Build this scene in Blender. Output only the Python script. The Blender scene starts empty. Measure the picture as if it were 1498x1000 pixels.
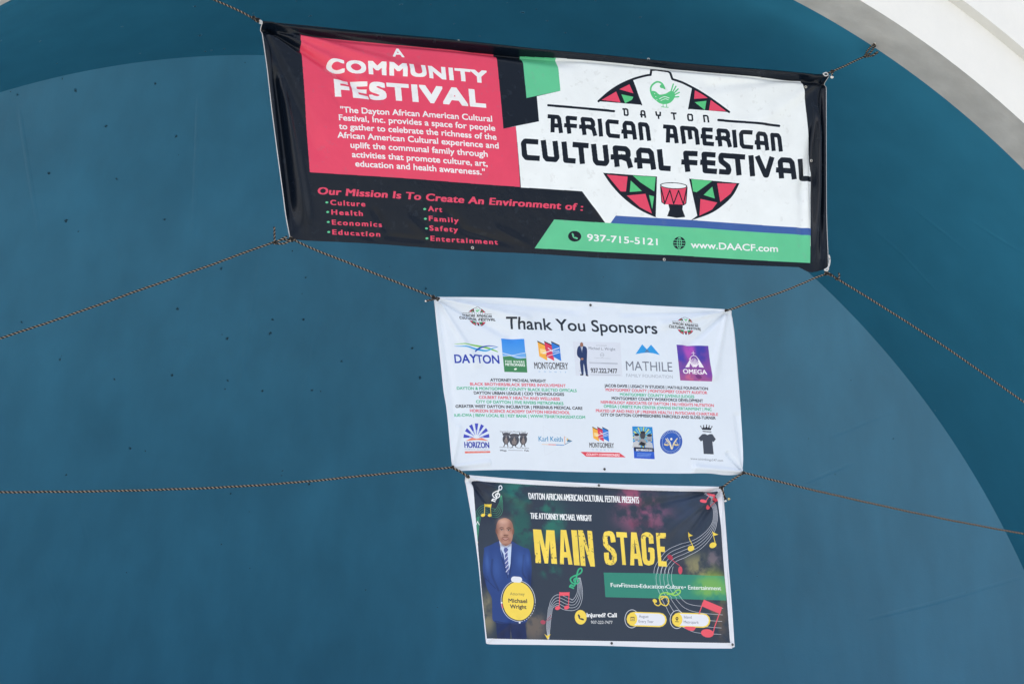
import bpy, math, random
import numpy as np
from mathutils import Vector
from mathutils.bvhtree import BVHTree

random.seed(7)
rng = np.random.default_rng(7)
C = bpy.context.scene.collection
SC = bpy.context.scene

# ------------------------------------------------------------------ camera
W, H = 1498.0, 1000.0                 # size of the photograph the measurements were taken in
YAW, PITCH, ROLL, FOV = math.radians(22.3), math.radians(14.0), math.radians(-3.7), math.radians(29)
CAM = np.array([0.0, 0.0, 1.6])
FPX = W / (2 * math.tan(FOV / 2))
_cy, _sy, _cp, _sp = math.cos(YAW), math.sin(YAW), math.cos(PITCH), math.sin(PITCH)
_F = np.array([_sy * _cp, _cy * _cp, _sp]); _R0 = np.array([_cy, -_sy, 0.0]); _U0 = np.cross(_R0, _F)
_R = _R0 * math.cos(ROLL) + _U0 * math.sin(ROLL)
_U = -_R0 * math.sin(ROLL) + _U0 * math.cos(ROLL)
cam_data = bpy.data.cameras.new('camera')
cam_data.sensor_width = 36; cam_data.angle = FOV; cam_data.clip_end = 2000
cam = bpy.data.objects.new('camera', cam_data); C.objects.link(cam)
from mathutils import Matrix
M = Matrix(((_R[0], _U[0], -_F[0], CAM[0]), (_R[1], _U[1], -_F[1], CAM[1]), (_R[2], _U[2], -_F[2], CAM[2]), (0, 0, 0, 1)))
cam.matrix_world = M
SC.camera = cam

# ------------------------------------------------------------------ sky, sun, exposure
SUN_EL, SUN_AZ = math.radians(50), math.radians(-84)     # the sun stands left of and behind the shell; azimuth from +Y towards +X
w = bpy.data.worlds.new('World'); SC.world = w; w.use_nodes = True
nt = w.node_tree; bg = nt.nodes['Background']
sky = nt.nodes.new('ShaderNodeTexSky'); sky.sky_type = 'NISHITA'; sky.sun_disc = False
sky.sun_elevation = SUN_EL; sky.sun_rotation = SUN_AZ; sky.dust_density = 6.0; sky.air_density = 1.0; sky.ozone_density = 1.0
# thin bright clouds over the blue
wtc = nt.nodes.new('ShaderNodeTexCoord'); wmp = nt.nodes.new('ShaderNodeMapping'); wmp.inputs['Scale'].default_value = (1, 1, 2.5)
wn = nt.nodes.new('ShaderNodeTexNoise'); wn.inputs['Scale'].default_value = 2.2; wn.inputs['Detail'].default_value = 8
wr = nt.nodes.new('ShaderNodeMapRange'); wr.inputs['From Min'].default_value = .42; wr.inputs['From Max'].default_value = .68; wr.inputs['To Max'].default_value = .8
wx = nt.nodes.new('ShaderNodeMix'); wx.data_type = 'RGBA'; wx.inputs['B'].default_value = (9.5, 9.8, 10.2, 1)
nt.links.new(wtc.outputs['Generated'], wmp.inputs[0]); nt.links.new(wmp.outputs[0], wn.inputs['Vector']); nt.links.new(wn.outputs['Fac'], wr.inputs['Value'])
nt.links.new(wr.outputs[0], wx.inputs['Factor']); nt.links.new(sky.outputs[0], wx.inputs['A']); nt.links.new(wx.outputs['Result'], bg.inputs[0])
bg.inputs[1].default_value = 0.10
sl = bpy.data.lights.new('sun', 'SUN'); sl.energy = 4.0; sl.angle = math.radians(0.5); sl.color = (1.0, 0.97, 0.92)
so = bpy.data.objects.new('sun', sl); C.objects.link(so)
_sd = Vector((math.sin(SUN_AZ) * math.cos(SUN_EL), math.cos(SUN_AZ) * math.cos(SUN_EL), math.sin(SUN_EL)))
so.rotation_euler = _sd.to_track_quat('Z', 'Y').to_euler(); so.location = (5, 30, 30)
SC.view_settings.view_transform = 'Standard'; SC.view_settings.look = 'None'
SC.view_settings.exposure = 1.03; SC.view_settings.gamma = 1.0
SC.view_settings.use_curve_mapping = False

# ------------------------------------------------------------------ helpers
def ray(px, py):
    px = np.asarray(px, float); py = np.asarray(py, float)
    x = (px - W / 2) / FPX; y = -(py - H / 2) / FPX
    return _F + x[..., None] * _R + y[..., None] * _U

def at(px, py, Y):
    """point of the vertical plane y=Y measured at that place of the photograph"""
    d = ray(px, py)
    return CAM + d * (Y / d[..., 1])[..., None]

def mesh_obj(name, verts, faces, mat=None, parent=None, smooth=False):
    me = bpy.data.meshes.new(name)
    me.from_pydata([tuple(map(float, v)) for v in verts], [], faces)
    if smooth:
        me.polygons.foreach_set('use_smooth', [True] * len(me.polygons))
    if mat: me.materials.append(mat)
    me.update()
    o = bpy.data.objects.new(name, me); C.objects.link(o)
    if parent: o.parent = parent
    return o

def thing(name, label, cat, group=None, loc=None):
    o = bpy.data.objects.new(name, None); C.objects.link(o)
    o.empty_display_size = .1
    o['label'] = label; o['category'] = cat
    if group: o['group'] = group
    if loc is not None: o.location = loc
    return o

def lin(c):
    c = np.asarray(c, float) / 255.0
    return np.where(c <= .04045, c / 12.92, ((c + .055) / 1.055) ** 2.4)

def new_mat(name):
    m = bpy.data.materials.new(name); m.use_nodes = True
    return m, m.node_tree, m.node_tree.nodes['Principled BSDF']

def painted(name, col, rough, var=.06, bump=.15, scale=3.0, fine=60.0, spec=.5, streak=None, scuff=None):
    """paint over plaster: mottled colour, soft unevenness, fine grain, optional drips and scuffs"""
    m, t, p = new_mat(name)
    N, L = t.nodes, t.links
    tc = N.new('ShaderNodeTexCoord')
    n1 = N.new('ShaderNodeTexNoise'); n1.inputs['Scale'].default_value = scale; n1.inputs['Detail'].default_value = 6
    L.new(tc.outputs['Object'], n1.inputs['Vector'])
    mp = N.new('ShaderNodeMapRange'); mp.inputs['From Min'].default_value = .3; mp.inputs['From Max'].default_value = .7
    mp.inputs['To Min'].default_value = 1 - var; mp.inputs['To Max'].default_value = 1 + var
    L.new(n1.outputs['Fac'], mp.inputs['Value'])
    vm = N.new('ShaderNodeVectorMath'); vm.operation = 'SCALE'; vm.inputs[0].default_value = tuple(col)
    L.new(mp.outputs[0], vm.inputs['Scale'])
    last = vm.outputs[0]
    if streak:
        mpg = N.new('ShaderNodeMapping'); mpg.inputs['Scale'].default_value = (2.2, 2.2, .16)
        L.new(tc.outputs['Object'], mpg.inputs['Vector'])
        n3 = N.new('ShaderNodeTexNoise'); n3.inputs['Scale'].default_value = 1.6; n3.inputs['Detail'].default_value = 5
        L.new(mpg.outputs[0], n3.inputs['Vector'])
        m3 = N.new('ShaderNodeMapRange'); m3.inputs['From Min'].default_value = .35; m3.inputs['From Max'].default_value = .7
        m3.inputs['To Min'].default_value = 1 - streak; m3.inputs['To Max'].default_value = 1 + streak
        L.new(n3.outputs['Fac'], m3.inputs['Value'])
        v3 = N.new('ShaderNodeVectorMath'); v3.operation = 'SCALE'
        L.new(last, v3.inputs[0]); L.new(m3.outputs[0], v3.inputs['Scale']); last = v3.outputs[0]
    if scuff:
        n4 = N.new('ShaderNodeTexNoise'); n4.inputs['Scale'].default_value = 9; n4.inputs['Detail'].default_value = 9; n4.inputs['Roughness'].default_value = .7
        L.new(tc.outputs['Object'], n4.inputs['Vector'])
        r4 = N.new('ShaderNodeMapRange'); r4.inputs['From Min'].default_value = .66; r4.inputs['From Max'].default_value = .76
        r4.inputs['To Max'].default_value = .55
        L.new(n4.outputs['Fac'], r4.inputs['Value'])
        mx = N.new('ShaderNodeMix'); mx.data_type = 'RGBA'
        L.new(r4.outputs[0], mx.inputs['Factor']); L.new(last, mx.inputs['A']); mx.inputs['B'].default_value = tuple(scuff) + (1,)
        last = mx.outputs['Result']
    L.new(last, p.inputs['Base Color'])
    p.inputs['Roughness'].default_value = rough
    p.inputs['Specular IOR Level'].default_value = spec
    n2 = N.new('ShaderNodeTexNoise'); n2.inputs['Scale'].default_value = fine; n2.inputs['Detail'].default_value = 4
    L.new(tc.outputs['Object'], n2.inputs['Vector'])
    b1 = N.new('ShaderNodeBump'); b1.inputs['Strength'].default_value = bump; b1.inputs['Distance'].default_value = .004
    L.new(n2.outputs['Fac'], b1.inputs['Height'])
    b2 = N.new('ShaderNodeBump'); b2.inputs['Strength'].default_value = .35; b2.inputs['Distance'].default_value = .03
    L.new(n1.outputs['Fac'], b2.inputs['Height']); L.new(b1.outputs[0], b2.inputs['Normal'])
    L.new(b2.outputs[0], p.inputs['Normal'])
    return m

MAT = {}
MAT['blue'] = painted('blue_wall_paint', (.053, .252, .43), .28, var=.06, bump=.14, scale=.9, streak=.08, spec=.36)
MAT['blue_vault_shaded'] = painted('blue_paint_vault_shade', (.032, .205, .345), .26, var=.06, bump=.14, scale=.8, streak=.05, spec=.42)  # deeper than the wall blue: the vault's shade at the crease is in the colour
MAT['chip'] = painted('chipped_blue_paint', (.014, .07, .115), .7, var=.2, scale=30)
MAT['chip_edge'] = painted('pale_chip_edge', (.07, .17, .23), .6, var=.1, scale=30)
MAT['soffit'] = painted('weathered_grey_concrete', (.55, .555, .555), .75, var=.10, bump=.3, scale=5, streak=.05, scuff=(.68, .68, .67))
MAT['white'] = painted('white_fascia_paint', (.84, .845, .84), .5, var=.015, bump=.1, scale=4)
MAT['trim'] = painted('white_trim_paint_shaded', (.62, .63, .62), .6, var=.03)  # white paint of the step, greyed so the colour holds its shade
MAT['roof'] = painted('pale_roof_coating', (.62, .62, .60), .7)
MAT['deck'] = painted('stage_deck_concrete', (.50, .48, .44), .8, scale=2)
MAT['ground'] = painted('lawn_and_paving', (.34, .335, .30), .9, var=.25, scale=.3)

# ------------------------------------------------------------------ the shell
NS = 200
def circle_pts(cx, cz, r, y, z0, n=NS):
    """arch from the deck on the right, over the top, to the deck on the left"""
    a0 = math.asin(max(-1, min(1, (z0 - cz) / r)))
    a = np.linspace(a0, math.pi - a0, n + 1)
    return np.stack([cx + r * np.cos(a), np.full(n + 1, y), cz + r * np.sin(a)], 1)

ZD = 1.15                                 # deck level
FC = (4.84, 1.805, 6.06, 11.25)           # edge between fascia and soffit
BC = (4.914, 1.861, 5.987, 11.65)         # back edge of the soffit
YI = 14.0
IC = (4.283, 1.6 - .428, 6.460, YI)       # crease between vault and rear wall

def lerp(a, b, t): return tuple(a[i] * (1 - t) + b[i] * t for i in range(4))
def loft(name, rows, mat, parent, flip=False, smooth=True):
    n = len(rows[0]); V = np.concatenate(rows); F = []
    for k in range(len(rows) - 1):
        for i in range(n - 1):
            q = (k * n + i, k * n + i + 1, (k + 1) * n + i + 1, (k + 1) * n + i)
            F.append(q[::-1] if flip else q)
    return mesh_obj(name, V, F, mat, parent, smooth)

shell = thing('band_shell', 'blue painted concert shell with concave rear wall, darker vault and thick white front arch', 'band shell', loc=(0, 0, 0))
# vault: bulges a little between the two arches
rows = []
for t in np.linspace(0, 1, 26):
    c = lerp(BC, IC, t); r = c[2] + .05 * math.sin(math.pi * t)
    if t == 0: r = c[2] + .0
    rows.append(circle_pts(c[0], c[1], r, c[3], ZD))
vault = loft('vault', rows, MAT['blue_vault_shaded'], shell)
# rear wall: shallow bowl
WALL_D = 3.3
rows = []
for t in np.linspace(1, 0.0, 60):
    rr = max(t, .002)
    rows.append(circle_pts(IC[0], IC[1], IC[2] * rr, YI + WALL_D * (1 - ((rr * rr + .02) ** .74 - .02 ** .74) / (1.02 ** .74 - .02 ** .74)), ZD if IC[2] * rr > .05 else IC[1]))
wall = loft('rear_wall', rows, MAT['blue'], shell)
# low skirting under the rear wall between deck and bowl is closed by the deck itself
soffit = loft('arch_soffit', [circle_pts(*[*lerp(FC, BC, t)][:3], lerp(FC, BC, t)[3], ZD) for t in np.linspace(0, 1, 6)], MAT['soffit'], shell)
# thin rim lip, a hair in front of the vault edge
def ring(name, c, r0, r1, y, mat, parent):
    return loft(name, [circle_pts(c[0], c[1], r0, y, ZD), circle_pts(c[0], c[1], r1, y, ZD)], mat, parent, flip=True)
G = at(np.array([1383, 1441, 1498.]), np.array([0, 41, 88.]), 11.25)
def circ3(P):
    (x1, z1), (x2, z2), (x3, z3) = [(p[0], p[2]) for p in P]
    A = np.array([[x2 - x1, z2 - z1], [x3 - x1, z3 - z1]]); b = .5 * np.array([x2**2 - x1**2 + z2**2 - z1**2, x3**2 - x1**2 + z3**2 - z1**2])
    s = np.linalg.solve(A, b); return s[0], s[1], math.hypot(x1 - s[0], z1 - s[1])
RG = float(np.mean(np.hypot(G[:, 0] - FC[0], G[:, 2] - FC[1])))
print('groove radius', RG, np.hypot(G[:, 0] - FC[0], G[:, 2] - FC[1]))
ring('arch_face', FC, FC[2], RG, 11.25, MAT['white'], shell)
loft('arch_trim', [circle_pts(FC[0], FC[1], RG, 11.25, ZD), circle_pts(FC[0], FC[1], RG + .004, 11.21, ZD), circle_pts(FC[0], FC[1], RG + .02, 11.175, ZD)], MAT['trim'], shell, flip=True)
ring('arch_outer_face', FC, RG + .02, RG + 1.1, 11.175, MAT['white'], shell)
# roof over the shell
rows = []
for (dy, r) in ((11.175, RG + 1.1), (12.2, RG + 1.1), (13.5, RG + .95), (15.2, RG + .8), (16.6, RG - .1), (17.6, RG - 2.0), (18.3, RG - 4.5), (18.4, .3)):
    rows.append(circle_pts(FC[0] - .2, FC[1], r, dy, ZD))
loft('roof', rows, MAT['roof'], shell, flip=True)

# ------------------------------------------------------------------ deck, ground, sky stays the world
def slab(name, x0, x1, y0, y1, z0, z1, mat):
    v = [(x0, y0, z0), (x1, y0, z0), (x1, y1, z0), (x0, y1, z0), (x0, y0, z1), (x1, y0, z1), (x1, y1, z1), (x0, y1, z1)]
    f = [(3, 2, 1, 0), (4, 5, 6, 7), (0, 1, 5, 4), (1, 2, 6, 5), (2, 3, 7, 6), (3, 0, 4, 7)]
    return mesh_obj(name, v, f, mat)
deck = slab('stage_deck', -3.5, 13.2, 9.0, 18.6, 0.0, ZD, MAT['deck']); deck['kind'] = 'structure'
g = mesh_obj('ground', [(-900, -900, 0), (900, -900, 0), (900, 900, 0), (-900, 900, 0)], [(0, 1, 2, 3)], MAT['ground']); g['kind'] = 'structure'

# ------------------------------------------------------------------ dents and chips in the paint
def bvh_of(o):
    me = o.data
    return BVHTree.FromPolygons([v.co for v in me.vertices], [tuple(p.vertices) for p in me.polygons])
BV = [(wall, bvh_of(wall)), (vault, bvh_of(vault))]
def hit(px, py):
    d = Vector(ray(px, py)).normalized(); best = None
    for o, b in BV:
        r = b.ray_cast(Vector(CAM), d)
        if r[0] is not None and (best is None or r[3] < best[2]): best = (r[0], r[1], r[3])
    return best
def chip_mesh(k):
    r = random.Random(k); n = 9
    V = []; F = []
    # a ragged pit: raised pale lip with a dark sunken middle
    for j, (rad, hgt) in enumerate(((1.15, .0), (.8, .22), (.45, .05))):
        for i in range(n):
            a = 2 * math.pi * i / n; q = rad * r.uniform(.65, 1.25)
            V.append((q * math.cos(a), q * math.sin(a) * .8, hgt * r.uniform(.4, 1.3)))
    V.append((0, 0, .03))
    for j in range(2):
        for i in range(n):
            F.append((j * n + i, j * n + (i + 1) % n, (j + 1) * n + (i + 1) % n, (j + 1) * n + i))
    for i in range(n): F.append((2 * n + i, 2 * n + (i + 1) % n, 3 * n))
    me = bpy.data.meshes.new('paint_chip'); me.from_pydata(V, [], F)
    me.materials.append(MAT['blue']); me.materials.append(MAT['chip'])
    for p in me.polygons:
        if p.index >= n and (p.index >= 2 * n or r.random() < .7): p.material_index = 1
    me.update(); return me
CHIPS = [chip_mesh(k) for k in range(7)]
chip_px = []
z5 = [(325, 390, 1.2), (668, 360, 1.1), (456, 543, 1.1), (757, 587, 1.1), (209, 745, 1.1), (502, 770, 1), (283, 950, 1.4), (708, 944, .9), (525, 115, .7),
      (861, 152, 1.3), (838, 27, 1), (172, 178, .8), (3, 175, .8), (245, 273, .5), (602, 230, .5), (1090, 58, .7), (768, 667, .3), (1054, 270, .4), (883, 221, .8), (910, 216, .8), (965, 210, .8), (75, 408, .7), (45, 395, .5), (268, 340, .5), (1335, 68, .9), (1275, 5, .5)]
chip_px += [(x / 2.942, y / 2.942, s) for x, y, s in z5]
z6 = [(93, 415, .9), (763, 357, 1.1), (952, 184, 1.1), (1258, 108, .7), (1316, 223, .8), (1173, 404, 1), (1305, 403, 1), (1162, 463, 1.5), (977, 485, 1.2), (258, 575, .9), (740, 642, 1.3),
      (492, 660, .9), (980, 666, .9), (1128, 710, 1), (1343, 707, 1.1), (1380, 712, .5), (560, 957, 1.1), (968, 702, .7), (1300, 293, .4), (337, 25, .6), (1468, 583, .8), (955, 468, .4), (625, 968, .5), (490, 313, .6)]
chip_px += [(x / 2.942, 330 + y / 2.942, s) for x, y, s in z6]
z7 = [(207, 73, 1), (884, 60, .7), (882, 75, .6), (967, 102, 1.1), (505, 120, 1), (722, 131, .8), (693, 290, .6), (396, 378, .5), (780, 188, .4), (1145, 432, .6), (782, 365, .4), (1370, 487, .4)]
chip_px += [(x / 2.14, 660 + y / 2.14, s) for x, y, s in z7]
zt = [(102, 43, .9), (350, 12, .9), (431, 12, .6), (683, 34, 1.2), (750, 57, .7), (800, 90, .7), (1005, 47, .8), (915, 68, .6), (640, 8, .4), (565, 99, .6), (495, 65, .5), (882, 2, .6), (498, 15, .4), (1007, 145, .5), (720, 25, .5)]
chip_px += [(400 + x / 1.8725, y / 1.8725, s) for x, y, s in zt]
chip_px += [(622.7, 422, 1), (603, 509, 1.1), (500, 528, 1), (614, 552, 1.2), (447, 405, .6), (570, 390, .4), (1306, 100, .3), (883, 405, .4), (1183, 641, .4), (1245, 556, .5), (1307, 641, .5), (1222, 693, .4), (1108, 842, .4), (1198, 837, .4), (1140, 490, .3), (1414, 865, .3), (1368, 600, .4), (90, 520, .3)]
for i, (x, y, s) in enumerate(chip_px):
    h = hit(x, y)
    if not h: continue
    n = h[1]
    if n.dot(Vector(CAM) - h[0]) < 0: n = -n
    o = bpy.data.objects.new('paint_chip', CHIPS[i % 7]); C.objects.link(o); o.parent = shell
    o.location = h[0] + n * .001
    q = n.to_track_quat('Z', 'Y'); o.rotation_mode = 'QUATERNION'
    from mathutils import Quaternion
    o.rotation_quaternion = q @ Quaternion((0, 0, 1), random.uniform(0, 6.28))
    k = .0145 * s ** .8; o.scale = (k, k, k)

# faint plaster joints and ridges: low welts that follow the wall
def welt(pts, wdt, hgt, mat, name='plaster_joint'):
    P = []
    pts = [np.array(p, float) for p in pts]
    for a, b in zip(pts[:-1], pts[1:]):
        for t in np.linspace(0, 1, 14, endpoint=False): P.append(a + (b - a) * t)
    P.append(pts[-1]); V = []; F = []
    Q = []
    for p in P:
        h = hit(*p)
        if h:
            n = h[1]
            if n.dot(Vector(CAM) - h[0]) < 0: n = -n
            Q.append((h[0], n))
    m = len(Q)
    for i, (c, n) in enumerate(Q):
        d = (Q[min(i + 1, m - 1)][0] - Q[max(i - 1, 0)][0]).normalized(); s = d.cross(n).normalized()
        f = math.sin(math.pi * min(max(i / (m - 1), .0), 1)) ** .5
        for (u, hh) in ((-1, -.002), (-.5, .6), (0, 1), (.5, .6), (1, -.002)):
            V.append(c + s * (u * wdt) + n * (hgt * hh * f if hh > 0 else -.0015))
    for i in range(m - 1):
        for j in range(4): F.append((i * 5 + j, i * 5 + j + 1, i * 5 + j + 6, i * 5 + j + 5))
    return mesh_obj(name, V, F, mat, shell, True)
for pts in ([(290, 140), (287, 230), (282, 345)], [(384, 364), (362, 490), (342, 636)], [(471, 449), (447, 560), (421, 663)], [(390, 777), (380, 830), (369, 875)],
            [(334, 720), (322, 800)], [(28, 160), (42, 250), (58, 345)], [(278, 440), (272, 530)], [(175, 350), (180, 420)], [(1178, 706), (1250, 675)], [(1270, 905), (1370, 880), (1498, 842)],
            [(60, 820), (92, 900)], [(120, 760), (130, 800)], [(1212, 640), (1308, 600)]):
    welt(pts, .030, .0014, MAT['blue'])
for pts in ([(1272, 330), (1320, 372), (1375, 432)], [(1330, 300), (1420, 372)], [(1415, 320), (1498, 372)]):
    welt(pts, .030, .0014, MAT['blue_vault_shaded'])

# ================================================================== printing of the banners
def catmull(pts, n=8, closed=False):
    P = [np.array(p, float) for p in pts]
    if len(P) < 3: return np.array(P)
    out = []; m = len(P)
    rng_i = range(m if closed else m - 1)
    for i in rng_i:
        if closed: p0, p1, p2, p3 = P[i - 1], P[i], P[(i + 1) % m], P[(i + 2) % m]
        else: p0, p1, p2, p3 = P[max(i - 1, 0)], P[i], P[i + 1], P[min(i + 2, m - 1)]
        for t in np.linspace(0, 1, n, endpoint=False):
            out.append(.5 * ((2 * p1) + (-p0 + p2) * t + (2 * p0 - 5 * p1 + 4 * p2 - p3) * t * t + (-p0 + 3 * p1 - 3 * p2 + p3) * t ** 3))
    if not closed: out.append(P[-1])
    return np.array(out)

_txt_cache = {}
def glyph_tris(s, shear=0.0, space=1.0):
    key = (s, shear, space)
    if key in _txt_cache: return _txt_cache[key]
    cu = bpy.data.curves.new('lettering', 'FONT'); cu.body = s; cu.size = 1.0; cu.shear = shear; cu.space_character = space; cu.resolution_u = 5
    o = bpy.data.objects.new('lettering', cu); C.objects.link(o)
    dg = bpy.context.evaluated_depsgraph_get()
    me = bpy.data.meshes.new_from_object(o.evaluated_get(dg))
    me.calc_loop_triangles()
    V = np.zeros(len(me.vertices) * 3); me.vertices.foreach_get('co', V); V = V.reshape(-1, 3)[:, :2]
    T = np.zeros(len(me.loop_triangles) * 3, int); me.loop_triangles.foreach_get('vertices', T)
    T = V[T.reshape(-1, 3)]
    bpy.data.objects.remove(o); bpy.data.curves.remove(cu); bpy.data.meshes.remove(me)
    _txt_cache[key] = T
    return T
_capT = glyph_tris('H'); CAP = float(_capT[..., 1].max())

def Z(scale, ox, oy):
    return lambda *p: [(ox + a / scale, oy + b / scale) for a, b in p] if len(p) > 1 or not np.isscalar(p[0]) else None

class Art:
    """a sheet of print; measured in the photograph, laid out on the banner's own plane"""
    def __init__(s, Y, box, res, base):
        P = at(np.array([box[0], box[2], box[0], box[2]], float), np.array([box[1], box[1], box[3], box[3]], float), Y)
        s.Y = Y; s.x0 = P[:, 0].min(); s.x1 = P[:, 0].max(); s.z0 = P[:, 2].min(); s.z1 = P[:, 2].max(); s.res = res
        s.w = int((s.x1 - s.x0) * res); s.h = int((s.z1 - s.z0) * res)
        s.img = np.empty((s.h, s.w, 3), np.float32); s.img[:] = np.array(base, np.float32) / 255
        s.k = 1 / (Y / FPX) * 1.0
        s.ppp = res * Y / FPX * 1.08      # texels per photo pixel, roughly
    def tx(s, pts):
        p = np.asarray(pts, float); q = at(p[..., 0], p[..., 1], s.Y)
        return np.stack([(q[..., 0] - s.x0) * s.res, (q[..., 2] - s.z0) * s.res], -1)
    def uv(s, pts):
        return s.tx(pts) / np.array([s.w, s.h])
    def fill(s, polys, flat=True, orient=True, dil=(0, 0)):
        """returns (mask, y0, x0) of the union of polygons, each an (n,2) texel array"""
        A = np.concatenate(polys); pad = 3 + int(max(dil))
        x0 = max(int(A[:, 0].min()) - pad, 0); x1 = min(int(A[:, 0].max()) + pad + 2, s.w)
        y0 = max(int(A[:, 1].min()) - pad, 0); y1 = min(int(A[:, 1].max()) + pad + 2, s.h)
        if x1 <= x0 or y1 <= y0: return None
        E0, E1 = [], []
        for p in polys:
            if orient:
                a = .5 * np.sum(p[:, 0] * np.roll(p[:, 1], -1) - p[:, 1] * np.roll(p[:, 0], -1))
                if a < 0: p = p[::-1]
            E0.append(p); E1.append(np.roll(p, -1, 0))
        e0 = np.concatenate(E0); e1 = np.concatenate(E1)
        sg = np.where(e0[:, 1] < e1[:, 1], 1, -1); sw = sg < 0
        a = np.where(sw[:, None], e1, e0); b = np.where(sw[:, None], e0, e1)
        D = np.zeros((y1 - y0, x1 - x0 + 1), np.int32)
        ra = np.ceil(a[:, 1] - .5).astype(int); rb = np.ceil(b[:, 1] - .5).astype(int)
        ra = np.clip(ra, y0, y1); rb = np.clip(rb, y0, y1); n = rb - ra
        ok = n > 0
        a, b, ra, n, sg = a[ok], b[ok], ra[ok], n[ok], sg[ok]
        if len(n) == 0: return None
        idx = np.repeat(np.arange(len(n)), n); row = np.concatenate([np.arange(r, r + k) for r, k in zip(ra, n)])
        t = (row + .5 - a[idx, 1]) / (b[idx, 1] - a[idx, 1]); xx = a[idx, 0] + t * (b[idx, 0] - a[idx, 0])
        xi = np.clip(np.ceil(xx - .5).astype(int), x0, x1) - x0
        np.add.at(D, (row - y0, xi), sg[idx])
        m = (np.cumsum(D, 1)[:, :-1] != 0)
        for ax, k in ((1, int(round(dil[0]))), (0, int(round(dil[1])))):
            if k > 0:
                o = m.copy()
                for d in range(1, k + 1):
                    if ax == 1: o[:, d:] |= m[:, :-d]; o[:, :-d] |= m[:, d:]
                    else: o[d:] |= m[:-d]; o[:-d] |= m[d:]
                m = o
        return m, y0, x0
    def put(s, r, col, alpha=1.0, clip=None):
        if r is None: return
        m, y0, x0 = r; v = s.img[y0:y0 + m.shape[0], x0:x0 + m.shape[1]]
        m = m.astype(np.float32) * alpha
        if clip is not None: m = m * clip[y0:y0 + m.shape[0], x0:x0 + m.shape[1]]
        v += m[..., None] * (np.array(col, np.float32) / 255 - v)
    def poly(s, pts, col, alpha=1.0): s.put(s.fill([s.tx(pts)]), col, alpha)
    def grad(s, pts, c0, c1, vertical=True):
        r = s.fill([s.tx(pts)])
        if r is None: return
        m, y0, x0 = r; n = m.shape[0 if vertical else 1]; t = np.linspace(0, 1, n, dtype=np.float32)
        t = t[:, None, None] if vertical else t[None, :, None]
        c = (np.array(c1, np.float32) * (1 - t) + np.array(c0, np.float32) * t) / 255
        v = s.img[y0:y0 + m.shape[0], x0:x0 + m.shape[1]]; v += m[..., None] * (c - v)
    def ell(s, c, rx, ry, col, ang=0, alpha=1.0, a0=0, a1=360):
        a = np.radians(np.linspace(a0, a1, 48)); x = rx * np.cos(a); y = ry * np.sin(a); g_ = math.radians(ang)
        s.poly(np.stack([c[0] + x * math.cos(g_) - y * math.sin(g_), c[1] + x * math.sin(g_) + y * math.cos(g_)], 1), col, alpha)
    def _strokes(s, P, wd, rnd=True, closed=False):
        P = np.array(P, float)
        if closed: P = np.concatenate([P, P[:1]])
        out = []
        ws = np.broadcast_to(np.asarray(wd, float), (len(P),))
        for i, (a, b) in enumerate(zip(P[:-1], P[1:])):
            d = b - a; L = np.hypot(*d)
            if L < 1e-6: continue
            n = np.array([-d[1], d[0]]) / L / 2
            out.append(np.array([a + n * ws[i], b + n * ws[i + 1], b - n * ws[i + 1], a - n * ws[i]]))
        a = np.linspace(0, 2 * math.pi, 12, endpoint=False)
        for i, p in enumerate(P):
            if not rnd and (i in (0, len(P) - 1)) and not closed: continue
            out.append(np.stack([p[0] + ws[i] / 2 * np.cos(a), p[1] + ws[i] / 2 * np.sin(a)], 1))
        return out
    def line(s, P, wd, col, rnd=True, closed=False, alpha=1.0):
        s.put(s.fill([s.tx(q) for q in s._strokes(P, wd, rnd, closed)]), col, alpha)
    def text(s, t, p0, p1, cap, col, bold=0, vbold=None, lean=-.085, shear=0, space=1.0, alpha=1.0, clip=None):
        T = glyph_tris(t, shear, space)
        if not len(T): return
        xa, xb = T[..., 0].min(), T[..., 0].max()
        p0 = np.array(p0, float); p1 = np.array(p1, float)
        u = (T[..., 0] - xa) / (xb - xa); v = T[..., 1] / CAP
        up = np.array([lean * cap, -cap])
        Q = p0 + u[..., None] * (p1 - p0) + v[..., None] * up
        Q = s.tx(Q)
        vb = bold * .8 if vbold is None else vbold
        s.put(s.fill(list(Q), dil=(bold * s.ppp, vb * s.ppp)), col, alpha, clip)
    def glow(s, c, rx, ry, col, alpha, ang=0, power=2.0):
        q = s.tx([c])[0]; kx = rx * s.ppp; ky = ry * s.ppp; R = int(max(kx, ky) * 2.4)
        x0, x1 = max(int(q[0]) - R, 0), min(int(q[0]) + R, s.w); y0, y1 = max(int(q[1]) - R, 0), min(int(q[1]) + R, s.h)
        if x1 <= x0 or y1 <= y0: return
        X, Y_ = np.meshgrid(np.arange(x0, x1) - q[0], np.arange(y0, y1) - q[1]); g_ = math.radians(-ang)
        a = (X * math.cos(g_) + Y_ * math.sin(g_)) / kx; b = (-X * math.sin(g_) + Y_ * math.cos(g_)) / ky
        m = (alpha * np.exp(-np.power(np.sqrt(a * a + b * b), power))).astype(np.float32)
        v = s.img[y0:y1, x0:x1]; v += m[..., None] * (np.array(col, np.float32) / 255 - v)
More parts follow.
